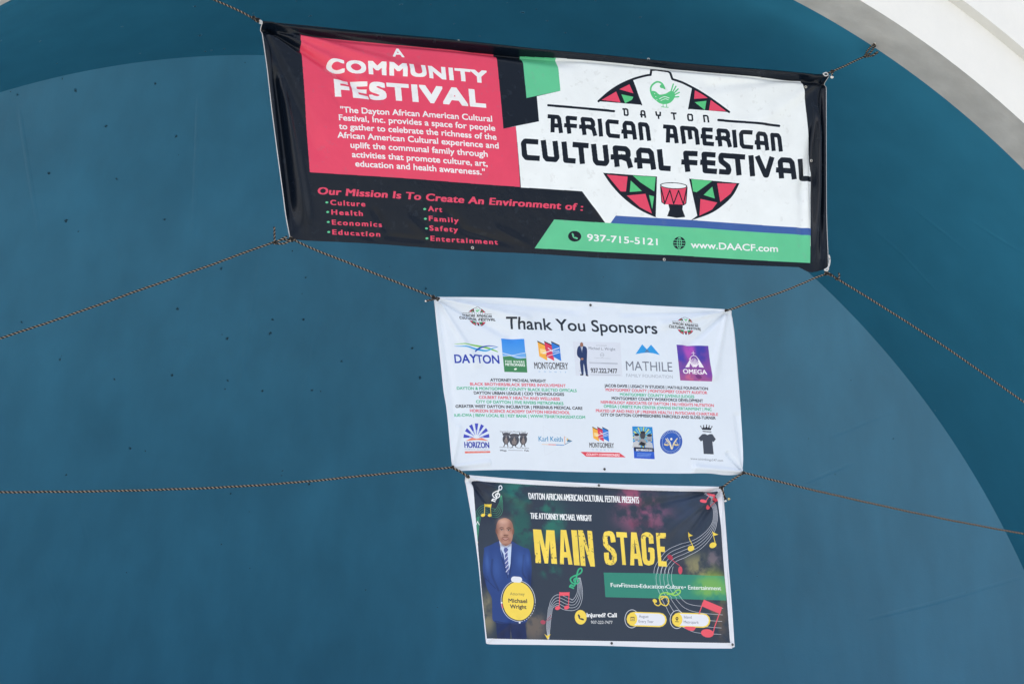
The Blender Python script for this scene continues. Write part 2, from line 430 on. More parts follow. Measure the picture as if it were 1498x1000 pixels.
    def noise(s, cell, seed, octaves=4):
        r = np.random.default_rng(seed); out = np.zeros((s.h, s.w), np.float32); amp = 1; tot = 0
        for o in range(octaves):
            c = max(cell * s.ppp / 2 ** o, 2); gh, gw = int(s.h / c) + 3, int(s.w / c) + 3
            g_ = r.random((gh, gw)).astype(np.float32)
            yy = np.arange(s.h) / c; xx = np.arange(s.w) / c; yi = yy.astype(int); xi = xx.astype(int)
            fy = (yy - yi).astype(np.float32); fx = (xx - xi).astype(np.float32); fy = fy * fy * (3 - 2 * fy); fx = fx * fx * (3 - 2 * fx)
            A = g_[yi][:, xi]; B = g_[yi][:, xi + 1]; C_ = g_[yi + 1][:, xi]; D = g_[yi + 1][:, xi + 1]
            out += amp * ((A * (1 - fx) + B * fx) * (1 - fy[:, None]) + (C_ * (1 - fx) + D * fx) * fy[:, None]); tot += amp; amp *= .55
        return out / tot
    def smoke(s, c, rx, ry, col, alpha, nz, lo=.42, hi=.62):
        q = s.tx([c])[0]; X = (np.arange(s.w) - q[0]) / (rx * s.ppp); Y_ = (np.arange(s.h) - q[1]) / (ry * s.ppp)
        d = X[None] ** 2 + Y_[:, None] ** 2
        m = alpha * np.clip((nz - lo) / (hi - lo), 0, 1) * np.exp(-d * d)
        s.img += m[..., None].astype(np.float32) * (np.array(col, np.float32) / 255 - s.img)
    def image(s, name):
        im = bpy.data.images.new(name, s.w, s.h, alpha=False)
        px = np.ones((s.h, s.w, 4), np.float32); px[..., :3] = np.clip(s.img, 0, 1)
        im.pixels.foreach_set(px.ravel()); im.update(); im.pack()
        return im

def zc(scale, ox, oy):
    def f(*p):
        r = [(ox + a / scale, oy + b / scale) for a, b in p]
        return r if len(r) > 1 else r[0]
    return f
z1 = zc(3.7025, 370, 20); z2 = zc(3.1208, 740, 60); z3 = zc(3.745, 400, 240); z4 = zc(3.3289, 780, 240)

YB = 11.75                            # the plane the banners hang in, just inside the arch
NAVY = (11, 20, 33); PINK = (226, 72, 103); GREEN = (98, 198, 150); WHITE = (237, 243, 247); BLUE = (62, 96, 165)

# squared lettering of the festival logo, drawn with strokes in a unit cell
GL = {
 'A1': [[(.16, 0), (.32, 1)], [(0, 1), (.80, 1), (.9, .9), (.96, 0)], [(.24, .38), (.95, .38)]],
 'A': [[(.12, 0), (.12, .86), (.26, 1), (.78, 1), (.92, .86), (.98, 0)], [(-.06, .36), (.95, .36)]],
 'F': [[(.25, 0), (.22, 1), (1, 1)], [(-.02, .45), (.92, .45)]],
 'R': [[(.18, 0), (.15, 1), (.8, 1), (.93, .86), (.93, .62), (.8, .5), (-.04, .44)], [(.55, .48), (.92, .36), (1, 0)]],
 'I': [[(.5, 0), (.5, 1)]],
 'C': [[(1, 1), (.18, 1), (.04, .86), (.04, .14), (.18, 0), (1, 0)]],
 'N': [[(.06, 0), (.02, 1), (.78, 1), (.94, .84), (1, 0)]],
 'M': [[(.04, 0), (0, 1), (.84, 1), (.98, .86), (1, 0)], [(.5, 1), (.52, .35)]],
 'E': [[(1, 1), (.15, 1), (.12, 0), (1, 0)], [(-.06, .5), (.92, .5)]],
 'U': [[(0, 1), (.04, .14), (.18, 0), (.84, 0), (.98, .14), (.95, 1)]],
 'L': [[(.05, 1), (.08, 0), (1, 0)]],
 'T': [[(0, 1), (1, 1)], [(.5, 1), (.52, 0)]],
 'S': [[(1, 1), (.2, 1), (.08, .86), (.12, .64), (.86, .36), (.95, .14), (.84, 0), (.0, 0)]],
 'V': [[(0, 1), (.46, 0), (.54, 0), (1, 1)]],
 'D': [[(-.1, 1), (.8, 1), (.96, .84), (.96, .16), (.8, 0), (.14, 0), (.14, .9)]],
 'Y': [[(0, 1), (.08, .5), (.92, .5), (1, 1)], [(.5, .5), (.5, 0)]],
 'O': [[(.15, 1), (.85, 1), (1, .86), (1, .14), (.85, 0), (.15, 0), (0, .14), (0, .86), (.15, 1)]],
}
def logo_word(A, F, letters, base0, base1, h, t, col, lean=-.085):
    """letters: (glyph, x0, x1) in zoom units; base0/base1: (x, y) points of the baseline"""
    out = []
    for gname, xa, xb in letters:
        for st in GL[gname]:
            P = []
            x0, x1 = xa + t / 2, xb - t / 2
            for u, v in st:
                x = x0 + u * (x1 - x0)
                by = base0[1] + (x - base0[0]) * (base1[1] - base0[1]) / (base1[0] - base0[0])
                hh = t / 2 + v * (h - t)
                P.append((x + lean * hh, by - hh))
            P = [F(p) for p in P]
            # square ends: push the first and last point out by half a stroke
            P = [np.array(p) for p in P]; k = t / (2 * F.k)
            for i, j in ((0, 1), (-1, -2)):
                d = P[i] - P[j]; P[i] = P[i] + d / max(np.hypot(*d), 1e-6) * k * .86
            out += A._strokes(P, t / F.k, rnd=False)
    A.put(A.fill([A.tx(q) for q in out]), col)
class ZF:
    def __init__(s, k, ox, oy): s.k = k; s.ox = ox; s.oy = oy
    def __call__(s, p): return (s.ox + p[0] / s.k, s.oy + p[1] / s.k)

def festival_logo(A, F, small=False):
    def L(*p): return [F(q) for q in p]
    k = F.k; nv = NAVY
    gr = (88, 196, 130)
    # upper wedges
    A.poly(np.concatenate([catmull(L((418, 280), (470, 235), (520, 203), (578, 178)), 6), L((590, 210), (618, 294))]), nv)
    A.poly(L((432, 274), (500, 234), (520, 284)), PINK); A.poly(L((514, 224), (562, 200), (580, 242)), PINK)
    A.poly(L((524, 247), (580, 258), (572, 272), (541, 288)), gr)
    A.poly(np.concatenate([catmull(L((850, 212), (900, 240), (955, 280), (1018, 328)), 6), L((832, 312))]), nv)
    A.poly(L((862, 226), (926, 262), (858, 266)), PINK); A.poly(L((860, 281), (914, 275), (906, 318)), gr)
    A.poly(L((934, 268), (1004, 324), (924, 320)), PINK)
    out = catmull(L((418, 280), (470, 235), (520, 203), (580, 176), (635, 160), (660, 156)), 6)
    neck = L((664, 133), (686, 131), (742, 139), (751, 146), (760, 174))
    out2 = catmull(L((764, 176), (805, 190), (850, 213), (900, 242), (955, 281), (1016, 327)), 6)
    A.line(np.concatenate([out, neck, out2]), 10 / k, nv)
    A.line(L((577, 190), (617, 294)), 6 / k, nv); A.line(L((852, 215), (833, 312)), 6 / k, nv)
    # lower wedges
    lw = catmull(L((438, 606), (470, 652), (515, 702), (570, 748), (625, 782), (695, 813)), 6)
    A.poly(np.concatenate([lw, L((681, 806), (686, 622))]), nv)
    A.poly(L((455, 614), (552, 622), (545, 690), (520, 690)), PINK)
    A.poly(L((575, 617), (680, 624), (674, 690), (610, 648)), gr)
    A.poly(L((566, 640), (618, 688), (562, 692)), gr)
    A.poly(L((548, 708), (634, 700), (656, 768), (664, 790), (610, 762)), PINK)
    A.poly(L((650, 706), (673, 712), (665, 770)), gr)
    rw = catmull(L((1063, 652), (1035, 705), (990, 750), (930, 790), (840, 822)), 6)
    A.poly(np.concatenate([L((832, 632)), rw, L((870, 800))]), nv)
    A.poly(L((842, 634), (938, 642), (866, 694), (850, 690)), gr)
    A.poly(L((960, 652), (1050, 654), (1022, 700), (975, 738)), PINK)
    A.poly(L((938, 668), (950, 722), (898, 706)), gr)
    A.poly(L((884, 724), (962, 740), (938, 772), (880, 800)), PINK)
    # drum
    A.poly(L((702, 668), (823, 672), (818, 744), (806, 752), (722, 748), (708, 738)), PINK)
    A.poly(L((738, 748), (804, 750), (802, 772), (815, 806), (775, 810), (733, 802), (744, 772)), nv)
    A.line(L((704, 672), (722, 744), (744, 684), (762, 746), (784, 686), (806, 748), (821, 676)), 5 / k, nv)
    A.line(L((702, 668), (708, 738), (722, 748)), 4 / k, nv); A.line(L((823, 672), (818, 744), (806, 752)), 4 / k, nv)
    A.ell(F((762, 664)), 62 / k, 15 / k, nv, 3); A.ell(F((762, 664)), 57 / k, 11.5 / k, WHITE, 3)
    # bird looking back
    A.line(catmull(L((724, 218), (712, 196), (690, 188), (666, 204), (660, 228), (672, 258), (700, 280)), 6), 8 / k, gr)
    A.ell(F((712, 208)), 10 / k, 9 / k, gr); A.poly(L((716, 206), (730, 224), (714, 217)), gr)
    A.poly(catmull(L((664, 234), (682, 232), (700, 246), (728, 242), (752, 230), (770, 240), (768, 262), (748, 284), (716, 290), (686, 276)), 5, True), gr)
    for a, b in (((752, 236), (764, 198)), ((758, 240), (776, 208)), ((762, 244), (786, 220)), ((764, 250), (791, 236)), ((762, 258), (788, 256))): A.line(L(a, b), 6 / k, gr)
    A.line(L((716, 288), (716, 303)), 3 / k, gr); A.line(L((732, 288), (732, 303)), 3 / k, gr); A.line(L((708, 303), (740, 305)), 3 / k, gr)
    if not small:
        A.line(catmull(L((700, 266), (722, 256), (744, 262)), 5), 3 / k, WHITE); A.line(catmull(L((706, 274), (726, 266), (740, 270)), 5), 2.4 / k, WHITE)
        for a in range(5): A.ell(F((668 + a * 5, 214 + a * 14)), 2 / k, 2 / k, WHITE)
    # bars and words
    A.line(L((189, 299), (489, 325)), 11 / k, nv); A.line(L((967, 364), (1246, 389)), 11 / k, nv)
    for g_, x, y in (('D', 532, 345), ('A', 611, 353), ('Y', 682, 358), ('T', 753, 362), ('O', 827, 368), ('N', 899, 374)):
        logo_word(A, F, [(g_, x, x + 27)], (x, y), (x + 27, y + 2), 35, 7.5, nv)
    logo_word(A, F, [('A1', 190, 256), ('F', 262, 326), ('R', 332, 410), ('I', 418, 440), ('C', 452, 518), ('A', 527, 596), ('N', 605, 660)], (190, 424), (660, 461), 84, 19, nv)
    logo_word(A, F, [('A1', 720, 788), ('M', 798, 882), ('E', 890, 948), ('R', 956, 1028), ('I', 1034, 1055), ('C', 1064, 1128), ('A', 1137, 1202), ('N', 1210, 1264)], (720, 467), (1264, 508), 84, 19, nv)
    logo_word(A, F, [('C', 66, 150), ('U', 160, 240), ('L', 252, 314), ('T', 303, 380), ('U', 390, 470), ('R', 478, 576), ('A', 588, 684), ('L', 692, 751)], (64, 549), (751, 598), 99, 24, nv)
    logo_word(A, F, [('F', 800, 880), ('E', 888, 962), ('S', 968, 1030), ('T', 1022, 1098), ('I', 1106, 1142), ('V', 1144, 1230), ('A', 1238, 1330), ('L', 1338, 1404)], (800, 601), (1404, 639), 99, 24, nv)

def globe(A, c, r, fg, bg_):
    A.ell(c, r, r, fg)
    w_ = r * .11
    for f in (.38, 1e-3):
        a = np.radians(np.linspace(0, 360, 30)); A.line(np.stack([c[0] + r * .9 * f * np.cos(a), c[1] + r * .9 * np.sin(a)], 1), w_, bg_)
    for f in (-.42, 0, .42):
        hw = math.sqrt(1 - f * f) * r * .9; A.line([(c[0] - hw, c[1] + f * r - hw * .05), (c[0] + hw, c[1] + f * r + hw * .05)], w_, bg_)
def handset(A, c, r, col):
    P = catmull([(c[0] - r * .42, c[1] - r * .4), (c[0] - r * .3, c[1] + r * .08), (c[0] + r * .0, c[1] + r * .32), (c[0] + r * .45, c[1] + r * .42)], 6)
    A.line(P, r * .26, col)
    A.line([(c[0] - r * .47, c[1] - r * .48), (c[0] - r * .28, c[1] - r * .16)], r * .34, col); A.line([(c[0] + r * .18, c[1] + r * .30), (c[0] + r * .5, c[1] + r * .44)], r * .34, col)

# ------------------------------------------------------------------ print of the festival banner
def print_festival():
    A = Art(YB, (372, 20, 1222, 410), 810, NAVY)
    A.poly([*z2((235, 72), (1355, 178), (1380, 400), (1398, 600), (1394, 760)), *z4((1352, 312), (1351, 400), (98, 350), (350, 290), (232, 138), (0, 125)), *z1((1444, 948), (1417, 617)), *z2((0, 402), (145, 373), (137, 257), (245, 232))], WHITE)
    A.poly(z1((254, 115), (1317, 208), (1350, 630), (1417, 617), (1440, 945), (305, 862)), PINK)
    A.poly(z2((75, 60), (235, 72), (245, 232), (90, 265)), GREEN)
    A.poly([*z4((232, 138), (350, 290), (98, 300), (-200, 300), (-200, 112))], NAVY)
    A.poly([z4((400, 253)), z4((900, 284)), z4((1354, 313)), z4((1352, 350)), z4((372, 292))], BLUE)
    A.poly(z4((98, 273), (1351, 347), (1348, 482), (700, 446), (5, 411)), GREEN)
    W1 = (236, 238, 242)
    A.text('A', z1((757, 235)), z1((816, 239)), 44 / 3.7025, W1, .7, lean=-.1)
    A.text('COMMUNITY', z1((410, 312)), z1((1262, 379)), 62 / 3.7025, W1, 1.6, 1.15, lean=-.08, space=1.12)
    A.text('FESTIVAL', z1((449, 449)), z1((1250, 511)), 85 / 3.7025, W1, 2.35, 1.6, lean=-.08, space=1.12)
    for t, xa, xb, ya, yb in (('"The Dayton African American Cultural', 471, 1289, 540, 592), ('Festival, Inc. provides a space for people', 463, 1305, 583, 642), ('to gather to celebrate the richness of the', 463, 1312, 630, 691),
                              ('African American Cultural experience and', 455, 1324, 677, 738), ('uplift the communal family through', 525, 1264, 732, 783), ('activities that promote culture, art,', 533, 1264, 783, 834), ('education and health awareness."', 551, 1250, 833, 880)):
        A.text(t, z1((xa, ya)), z1((xb, yb)), 31 / 3.7025, W1, .42, .34, lean=-.08)
    A.text('Our Mission Is To Create An Environment of :', (464.5, 284.3), (850.5, 309.2), 9.6, PINK, .75, .38, lean=0.12, space=1.08)
    for t, xa, xb, ya, yb, dx, dy in (('Culture', 312, 498, 225, 236, 291, 212), ('Health', 318, 486, 277, 287, 296, 264), ('Economics', 322, 591, 332, 347, 300, 318), ('Education', 325, 582, 385, 399, 303, 372),
                                      ('Art', 845, 920, 261, 266, 824, 251), ('Family', 850, 1012, 313, 323, 829, 303), ('Safety', 855, 1009, 365, 373, 836, 355), ('Entertainment', 862, 1228, 420, 441, 840, 408)):
        A.text(t, z3((xa, ya)), z3((xb, yb)), 26 / 3.745, PINK, .48, .42, lean=-.06, space=1.3)
        A.ell(z3((dx, dy)), 2.2, 1.5, GREEN)
    A.ell(z4((200, 353)), 9.7, 7.6, NAVY, 4); handset(A, z4((200, 353)), 7, GREEN)
    globe(A, z4((709, 386)), 9.0, NAVY, GREEN)
    A.text('937-715-5121', z4((263, 373)), z4((604, 396)), 31 / 3.3289, W1, .42, .34, lean=-.05)
    A.text('www.DAACF.com', z4((767, 409)), z4((1192, 427)), 31 / 3.3289, W1, .42, .34, lean=-.05)
    festival_logo(A, ZF(3.1208, 740, 60))
    # wear: slight scuffs where the vinyl was folded
    nz = A.noise(26, 3, 5); A.img *= (1 + .05 * (nz[..., None] - .5))
    m = np.clip((A.noise(9, 8, 5) - .70) / .05, 0, 1)[..., None] * .10
    A.img += m * (np.array((150, 150, 150), np.float32) / 255 - A.img)
    return A

# ------------------------------------------------------------------ print of the sponsors banner
def montgomery(A, F, county_dx=0):
    def L(*p): return [F(q) for q in p]
    k = F.k
    for (x0, x1), col, yo in (((965, 1052), (240, 176, 74), 0), ((1027, 1114), (214, 62, 96), 2), ((1090, 1178), (48, 122, 214), 4)):
        A.poly(L((x0, 440 + yo), (x1 - 12, 478 + yo), (x1, 616 + yo), (x0 + 14, 575 + yo)), col)
        A.poly(L((x0 - 2, 432 + yo), (x1 - 13, 470 + yo), (x1 - 12, 480 + yo), (x0, 444 + yo)), (26, 26, 34))
    A.poly(L((985, 505), (1040, 515), (1045, 560), (990, 550)), (246, 214, 150)); A.line(L((1012, 548), (1160, 500)), 7 / k, (232, 238, 248)); A.line(L((1060, 500), (1105, 535), (1158, 528)), 6 / k, (230, 236, 246))
    A.line(L((1050, 575), (1165, 540)), 5 / k, (230, 236, 246))
    A.text('MONTGOMERY', F((936, 690)), F((1242, 696)), 60 / k, (62, 62, 72), .18, .0, lean=-.09)
    A.text('COUNTY', F((974, 722)), F((1224, 729)), 13 / k, (150, 185, 225), .1, lean=-.09, space=3.4)

def suited_man(A, F, k):
    def L(*p): return [F(q) for q in p]
    A.ell(F((1368, 708)), 30 / k, 5 / k, (190, 196, 210))
    A.poly(catmull(L((1350, 478), (1330, 496), (1322, 540), (1328, 575), (1352, 600), (1348, 640), (1362, 735), (1380, 742), (1382, 640), (1400, 735), (1420, 748), (1412, 640), (1415, 560), (1416, 520), (1408, 492), (1382, 480)), 3, True), (38, 58, 104))
    A.poly(L((1356, 482), (1378, 482), (1370, 540)), (205, 214, 232)); A.line(L((1368, 490), (1370, 530)), 4 / k, (92, 100, 140))
    A.ell(F((1367, 468)), 15 / k, 21 / k, (150, 108, 92)); A.ell(F((1369, 600)), 13 / k, 10 / k, (165, 120, 105))
    A.poly(L((1352, 738), (1378, 742), (1376, 752), (1350, 750)), (28, 30, 44)); A.poly(L((1400, 742), (1424, 750), (1424, 759), (1402, 754)), (28, 30, 44))

def print_sponsors():
    BASE = (219, 229, 243); K = (40, 44, 56)
    A = Art(YB, (628, 425, 1098, 702), 1300, BASE)
    F5 = ZF(6.2417, 630, 430); z5_ = zc(6.2417, 630, 430); z6_ = zc(6.2417, 850, 440); z7_ = zc(6.252, 640, 540); z8_ = zc(5.992, 850, 550)
    # two small festival logos
    for (tx, ty, kx) in ((261, 124, 3.72), (0, 0, 0)):
        if kx: Fl = ZF(6.2417 * (1342 / 328), 630 + (261 - 64 / (1342 / 328)) / 6.2417, 430 + (126 - 131 / (1342 / 328) * 1.0) / 6.2417)
        else: Fl = ZF(6.2417 * (1342 / 310), 850 + (792 - 64 / (1342 / 310)) / 6.2417, 440 + (152 - 131 / (1342 / 310)) / 6.2417)
        festival_logo(A, Fl, True)
    A.text('Thank You Sponsors', (740.4, 481.3), (961, 488.6), 16.6, (32, 42, 58), .38, .28, lean=-.09)
    # DAYTON wave logo
    def sw(pts, ws, col):
        P = catmull([z5_(p) for p in pts], 8); w_ = np.interp(np.linspace(0, 1, len(P)), np.linspace(0, 1, len(ws)), ws); A.line(P, w_ / 6.24, col)
    sw([(214, 458), (320, 462), (430, 480), (520, 500), (602, 532)], (2, 10, 16, 16, 8), (124, 190, 84))
    sw([(214, 478), (320, 486), (420, 510), (500, 522), (560, 500), (608, 488)], (2, 12, 18, 14, 8, 2), (52, 160, 224))
    sw([(400, 528), (440, 498), (500, 480), (560, 480), (606, 490)], (12, 16, 10, 6, 2), (34, 76, 176))
    A.text('DAYTON', z5_((218, 630)), z5_((618, 640)), 74 / 6.24, (38, 64, 172), .38, .3, lean=-.1)
    # metroparks card
    A.grad(z5_((636, 410), (845, 416), (856, 590), (648, 580)), (52, 140, 232), (92, 160, 232))
    A.poly(z5_((646, 545), (740, 570), (858, 540), (869, 724), (662, 717)), (66, 134, 92))
    A.poly([*catmull(z5_((647, 540), (700, 556), (770, 560), (856, 540)), 6), *z5_((858, 590)), *catmull(z5_((858, 592), (780, 592), (710, 572), (648, 572)), 6)] if False else [*catmull(z5_((647, 540), (700, 556), (770, 560), (856, 540)), 6), *catmull(z5_((858, 592), (780, 596), (710, 572), (649, 574)), 6)], (112, 172, 236))
    A.line(catmull(z5_((648, 545), (710, 562), (790, 584), (857, 588)), 6), 5 / 6.24, (226, 236, 246)); A.line(catmull(z5_((652, 575), (740, 566), (810, 550), (856, 545)), 6), 4 / 6.24, (226, 236, 246))
    A.text('FIVE RIVERS', z5_((672, 632)), z5_((844, 638)), 20 / 6.24, (222, 234, 230), .14, lean=-.09, space=1.25)
    A.text('METROPARKS', z5_((673, 660)), z5_((848, 668)), 22 / 6.24, (226, 238, 234), .24, lean=-.09)
    A.ell(z5_((762, 692)), 2.1, 1.4, (226, 240, 230), -15)
    montgomery(A, F5)
    # lawyer's card
    A.poly(z5_((1288, 440), (1722, 448), (1738, 762), (1310, 754)), (214, 221, 236))
    suited_man(A, F5, 6.24)
    A.text('ATTORNEY', z6_((126, 418)), z6_((228, 420)), 9 / 6.24, (150, 156, 172), .02, lean=-.09)
    A.text('Michael L. Wright', z6_((58, 450)), z6_((302, 460)), 25 / 6.24, (108, 116, 136), .04, 0, lean=-.02)
    A.ell(z6_((180, 500)), 2.9, 2.9, (150, 158, 176)); A.ell(z6_((180, 500)), 2.4, 2.4, (214, 221, 236)); A.line(z6_((168, 500), (192, 500)), .5, (150, 158, 176))
    A.line(z6_((106, 526), (256, 534)), .4, (168, 175, 192)); A.line(z6_((62, 570), (320, 578)), .6, (120, 128, 150)); A.line(z6_((64, 578), (320, 586)), .5, (170, 176, 196))
    A.text('937.222.7477', z6_((76, 662)), z6_((318, 667)), 40 / 6.24, (38, 42, 58), .16, .2, lean=-.09)
    A.line(z6_((70, 680), (345, 686)), .5, (160, 168, 186))
    # foundation logo
    A.poly(z6_((487, 492), (550, 400), (592, 446), (632, 403), (712, 498), (650, 482), (598, 476), (540, 482)), (44, 152, 226)); A.poly(z6_((592, 446), (622, 474), (598, 470), (570, 474)), (98, 124, 158))
    A.text('MATHILE', z6_((400, 640)), z6_((828, 648)), 84 / 6.24, (112, 120, 138), .02, 0, lean=-.06)
    A.text('FAMILY FOUNDATION', z6_((400, 700)), z6_((830, 711)), 28 / 6.24, (160, 168, 186), 0, 0, lean=-.06)
    # purple card
    q = z6_((867, 402), (1160, 411), (1193, 736), (899, 729)); A.grad(q, (92, 62, 168), (160, 84, 150))
    r = A.fill([A.tx(q)]); nz = A.noise(14, 21, 4)
    for (c, rx, ry, col) in ((z6_((985, 450)), 12, 16, (196, 82, 190)), (z6_((1090, 470)), 10, 18, (52, 58, 168)), (z6_((1040, 700)), 22, 6, (214, 110, 140)), (z6_((910, 560)), 9, 20, (56, 60, 176)), (z6_((1140, 640)), 12, 16, (112, 60, 168))):
        tmp = A.img.copy(); A.smoke(c, rx, ry, col, .8, nz, .35, .6); m = np.zeros((A.h, A.w, 1), np.float32); m[r[1]:r[1] + r[0].shape[0], r[2]:r[2] + r[0].shape[1], 0] = r[0]
        A.img = tmp * (1 - m) + A.img * m
    WH = (240, 236, 246)
    A.poly(z6_((946, 608), (1000, 520), (985, 606)), WH); A.poly(z6_((1120, 610), (1066, 524), (1072, 606)), WH)
    for i, dx in enumerate((-44, -30, -15, 0, 15, 30, 44)):
        A.line(catmull([z6_((1028 + dx * .9, 524 + abs(dx) * .5)), z6_((1032 + dx * .7, 560)), z6_((1034 + dx * .15, 602))], 5), .8, WH)
    A.line(z6_((990, 560), (1020, 604)), 1.4, WH); A.line(z6_((1080, 560), (1044, 604)), 1.4, WH)
    A.line(catmull(z6_((984, 535), (1005, 508), (1026, 500), (1048, 510), (1068, 536)), 6), .9, WH)
    A.line(z6_((1021, 460), (1023, 500)), .6, WH); A.line(z6_((1006, 478), (1037, 480)), .6, WH)
    A.text('OMEGA', z6_((928, 664)), z6_((1146, 672)), 40 / 6.24, WH, .28, .1, lean=-.09)
    A.poly(catmull(z6_((1040, 684), (1060, 676), (1090, 684), (1098, 706), (1070, 716)), 4, True), (96, 40, 110), .7)
    # two columns of names
    PK = (214, 88, 108); GN = (66, 176, 140)
    for t, xa, xb, ya, yb, c in (('ATTORNEY MICHEAL WRIGHT', 475, 978, 115, 128, K), ('BLACK BROTHERS/BLACK SISTERS INVOLVEMENT', 293, 1157, 150, 172, PK), ('DAYTON & MONTGOMERY COUNTY BLACK ELECTED OFFICALS', 175, 1257, 187, 216, GN),
                                 ('DAYTON URBAN LEAGUE | CDO TECHNOLOGIES', 327, 1142, 231, 250, K), ('COLBERT FAMILY HEALTH AND WELLNESS', 373, 1103, 271, 292, PK), ('CITY OF DAYTON | FIVE RIVERS METROPARKS', 347, 1137, 312, 333, GN),
                                 ('GREATER WEST DAYTON INCUBATOR | FERSENIUS MEDICAL CARE', 168, 1311, 350, 376, K), ('HORIZON SCIENCE ACADEMY DAYTON HIGHSCHOOL', 293, 1197, 393, 415, PK), ('IUE-CWA | IBEW LOCAL 82 | KEY BANK | WWW.TSHIRTKINGS247.COM', 157, 1337, 431, 458, GN)):
        A.text(t, z7_((xa, ya)), z7_((xb, yb)), 25 / 6.252, c, .13, .09, lean=-.09)
    for t, xa, xb, ya, yb, c in (('JACOB DAVIS | LEGACY IV STUDIOS | MATHILE FOUNDATION', 192, 1110, 101, 122, K), ('MONTGOMERY COUNTY | MONTGOMERY COUNTY AUDITOR', 203, 1103, 138, 158, PK), ('MONTGOMERY COUNTY JUVENILE JUDGES', 328, 988, 178, 194, GN),
                                 ('MONTGOMERY COUNTY WORKFORCE DEVELOPMENT', 256, 1067, 212, 229, K), ('NEPHROLOGY ASSOCIATES OF DAYTON | NU HEIGHTS NUTRITION', 160, 1163, 246, 269, PK), ('OMEGA | ORBITZ FUN CENTER |OWENS ENTERTAINMENT | PNC', 187, 1143, 282, 304, GN),
                                 ('PRAYED UP AND PAID UP | PREMIER HEALTH | PHYSICIANS CHARITABLE', 118, 1200, 320, 346, PK), ('CITY OF DAYTON COMMISSIONERS FAIRCHILD AND SLOSS-TURNER', 160, 1178, 355, 378, K)):
        A.text(t, z8_((xa, ya)), z8_((xb, yb)), 23.5 / 5.992, c, .13, .09, lean=-.09)
    # horizon logo
    cx, cy = z7_((352, 628))
    for i in range(7):
        a = math.pi * (1 - (i + .5) / 7) if False else math.radians(180 - 8 - i * 27.3)
        P = []
        for rr, da in ((28, .08), (118, .13), (118, -.13), (28, -.08)):
            P.append((cx + rr * math.cos(a + da) / 6.252, cy - rr * 1.12 * math.sin(a + da) / 6.252))
        A.poly(P, (62, 74, 190)); P2 = []
        for rr, da in ((26, .08), (66, .11), (66, -.11), (26, -.08)): P2.append((cx + rr * math.cos(a + da) / 6.252, cy - rr * 1.12 * math.sin(a + da) / 6.252))
        A.poly(P2, (140, 152, 220))
    A.poly(z7_((256, 655), (312, 626), (352, 636), (400, 628), (462, 655), (360, 646)), (232, 132, 108))
    A.text('HORIZON', z7_((247, 716)), z7_((470, 720)), 52 / 6.252, (44, 58, 168), .34, .2, lean=-.09)
    A.text('SCIENCE ACADEMY', z7_((248, 736)), z7_((474, 742)), 10 / 6.252, (150, 160, 196), .02, lean=-.09)
    A.poly(z7_((248, 750), (478, 748), (481, 763), (250, 768)), (224, 112, 100)); A.text('DAYTON HIGH SCHOOL', z7_((275, 763)), z7_((455, 760)), 8 / 6.252, (240, 200, 200), .02, lean=-.09)
    # three bulls drawing
    for (x, y, rx, ry) in ((622, 640, 32, 58), (696, 650, 44, 66), (778, 645, 34, 58)):
        c = z7_((x, y)); A.ell(c, rx / 6.25, ry / 6.25 * .78, (72, 76, 90)); A.ell(z7_((x, y - 42)), rx / 6.25 * 1.05, 18 / 6.25, (92, 94, 106)); A.ell(z7_((x, y + 14)), rx / 6.25 * .5, ry / 6.25 * .5, (130, 122, 124))
        A.line(catmull(z7_((x - rx - 2, y - 60), (x - rx + 6, y - 46), (x, y - 42), (x + rx - 6, y - 46), (x + rx + 2, y - 58)), 5), 1.0, (54, 56, 68)); A.ell(z7_((x - 10, y + 44)), 1.2, .8, (40, 42, 54)); A.ell(z7_((x + 10, y + 45)), 1.2, .8, (40, 42, 54))
        A.line(z7_((x - 14, y - 10), (x - 14, y + 4)), .8, (34, 36, 46)); A.line(z7_((x + 14, y - 10), (x + 14, y + 4)), .8, (34, 36, 46)); A.line(z7_((x, y - 30), (x + 1, y + 12)), .7, (160, 150, 150))
        A.line(z7_((x - 12, y + 52), (x - 20, y + 66)), 1.2, (60, 62, 76)); A.line(z7_((x + 12, y + 52), (x + 18, y + 64)), 1.2, (60, 62, 76))
    A.text('Second Grade Monthly Guild', z7_((565, 576)), z7_((800, 582)), 12 / 6.25, (92, 96, 112), .05, lean=-.09)
    A.text('Chicken-Burgers', z7_((564, 718)), z7_((690, 722)), 11 / 6.25, (92, 96, 112), .05, lean=-.09); A.text('Beef-Burgers', z7_((722, 724)), z7_((832, 728)), 11 / 6.25, (92, 96, 112), .05, lean=-.09)
    A.text('Wings', z7_((568, 748)), z7_((628, 750)), 14 / 6.25, (72, 76, 92), .1, lean=-.09); A.text('Fish', z7_((792, 750)), z7_((830, 752)), 14 / 6.25, (72, 76, 92), .1, lean=-.09); A.line(z7_((645, 740), (775, 744)), 1.0, (172, 178, 196))
    # name with kite
    A.text('Karl Keith', z7_((919, 660)), z7_((1138, 664)), 44 / 6.25, (76, 146, 196), .1, .0, lean=-.09)
    A.line(z7_((950, 688), (1010, 690)), .9, (226, 196, 172)); A.line(z7_((1010, 690), (1080, 693)), 1.1, (222, 116, 116)); A.line(z7_((1080, 693), (1150, 696)), 1.1, (84, 140, 206))
    A.line(z7_((1152, 618), (1158, 690)), .8, (224, 150, 120)); A.line(z7_((1152, 618), (1220, 658)), .5, (196, 190, 180)); A.line(z7_((1220, 658), (1158, 690)), .9, (88, 140, 186)); A.poly(z7_((1176, 640), (1218, 658), (1178, 668)), (58, 110, 148)); A.ell(z7_((1178, 645)), 1.2, 1.2, (222, 190, 90))
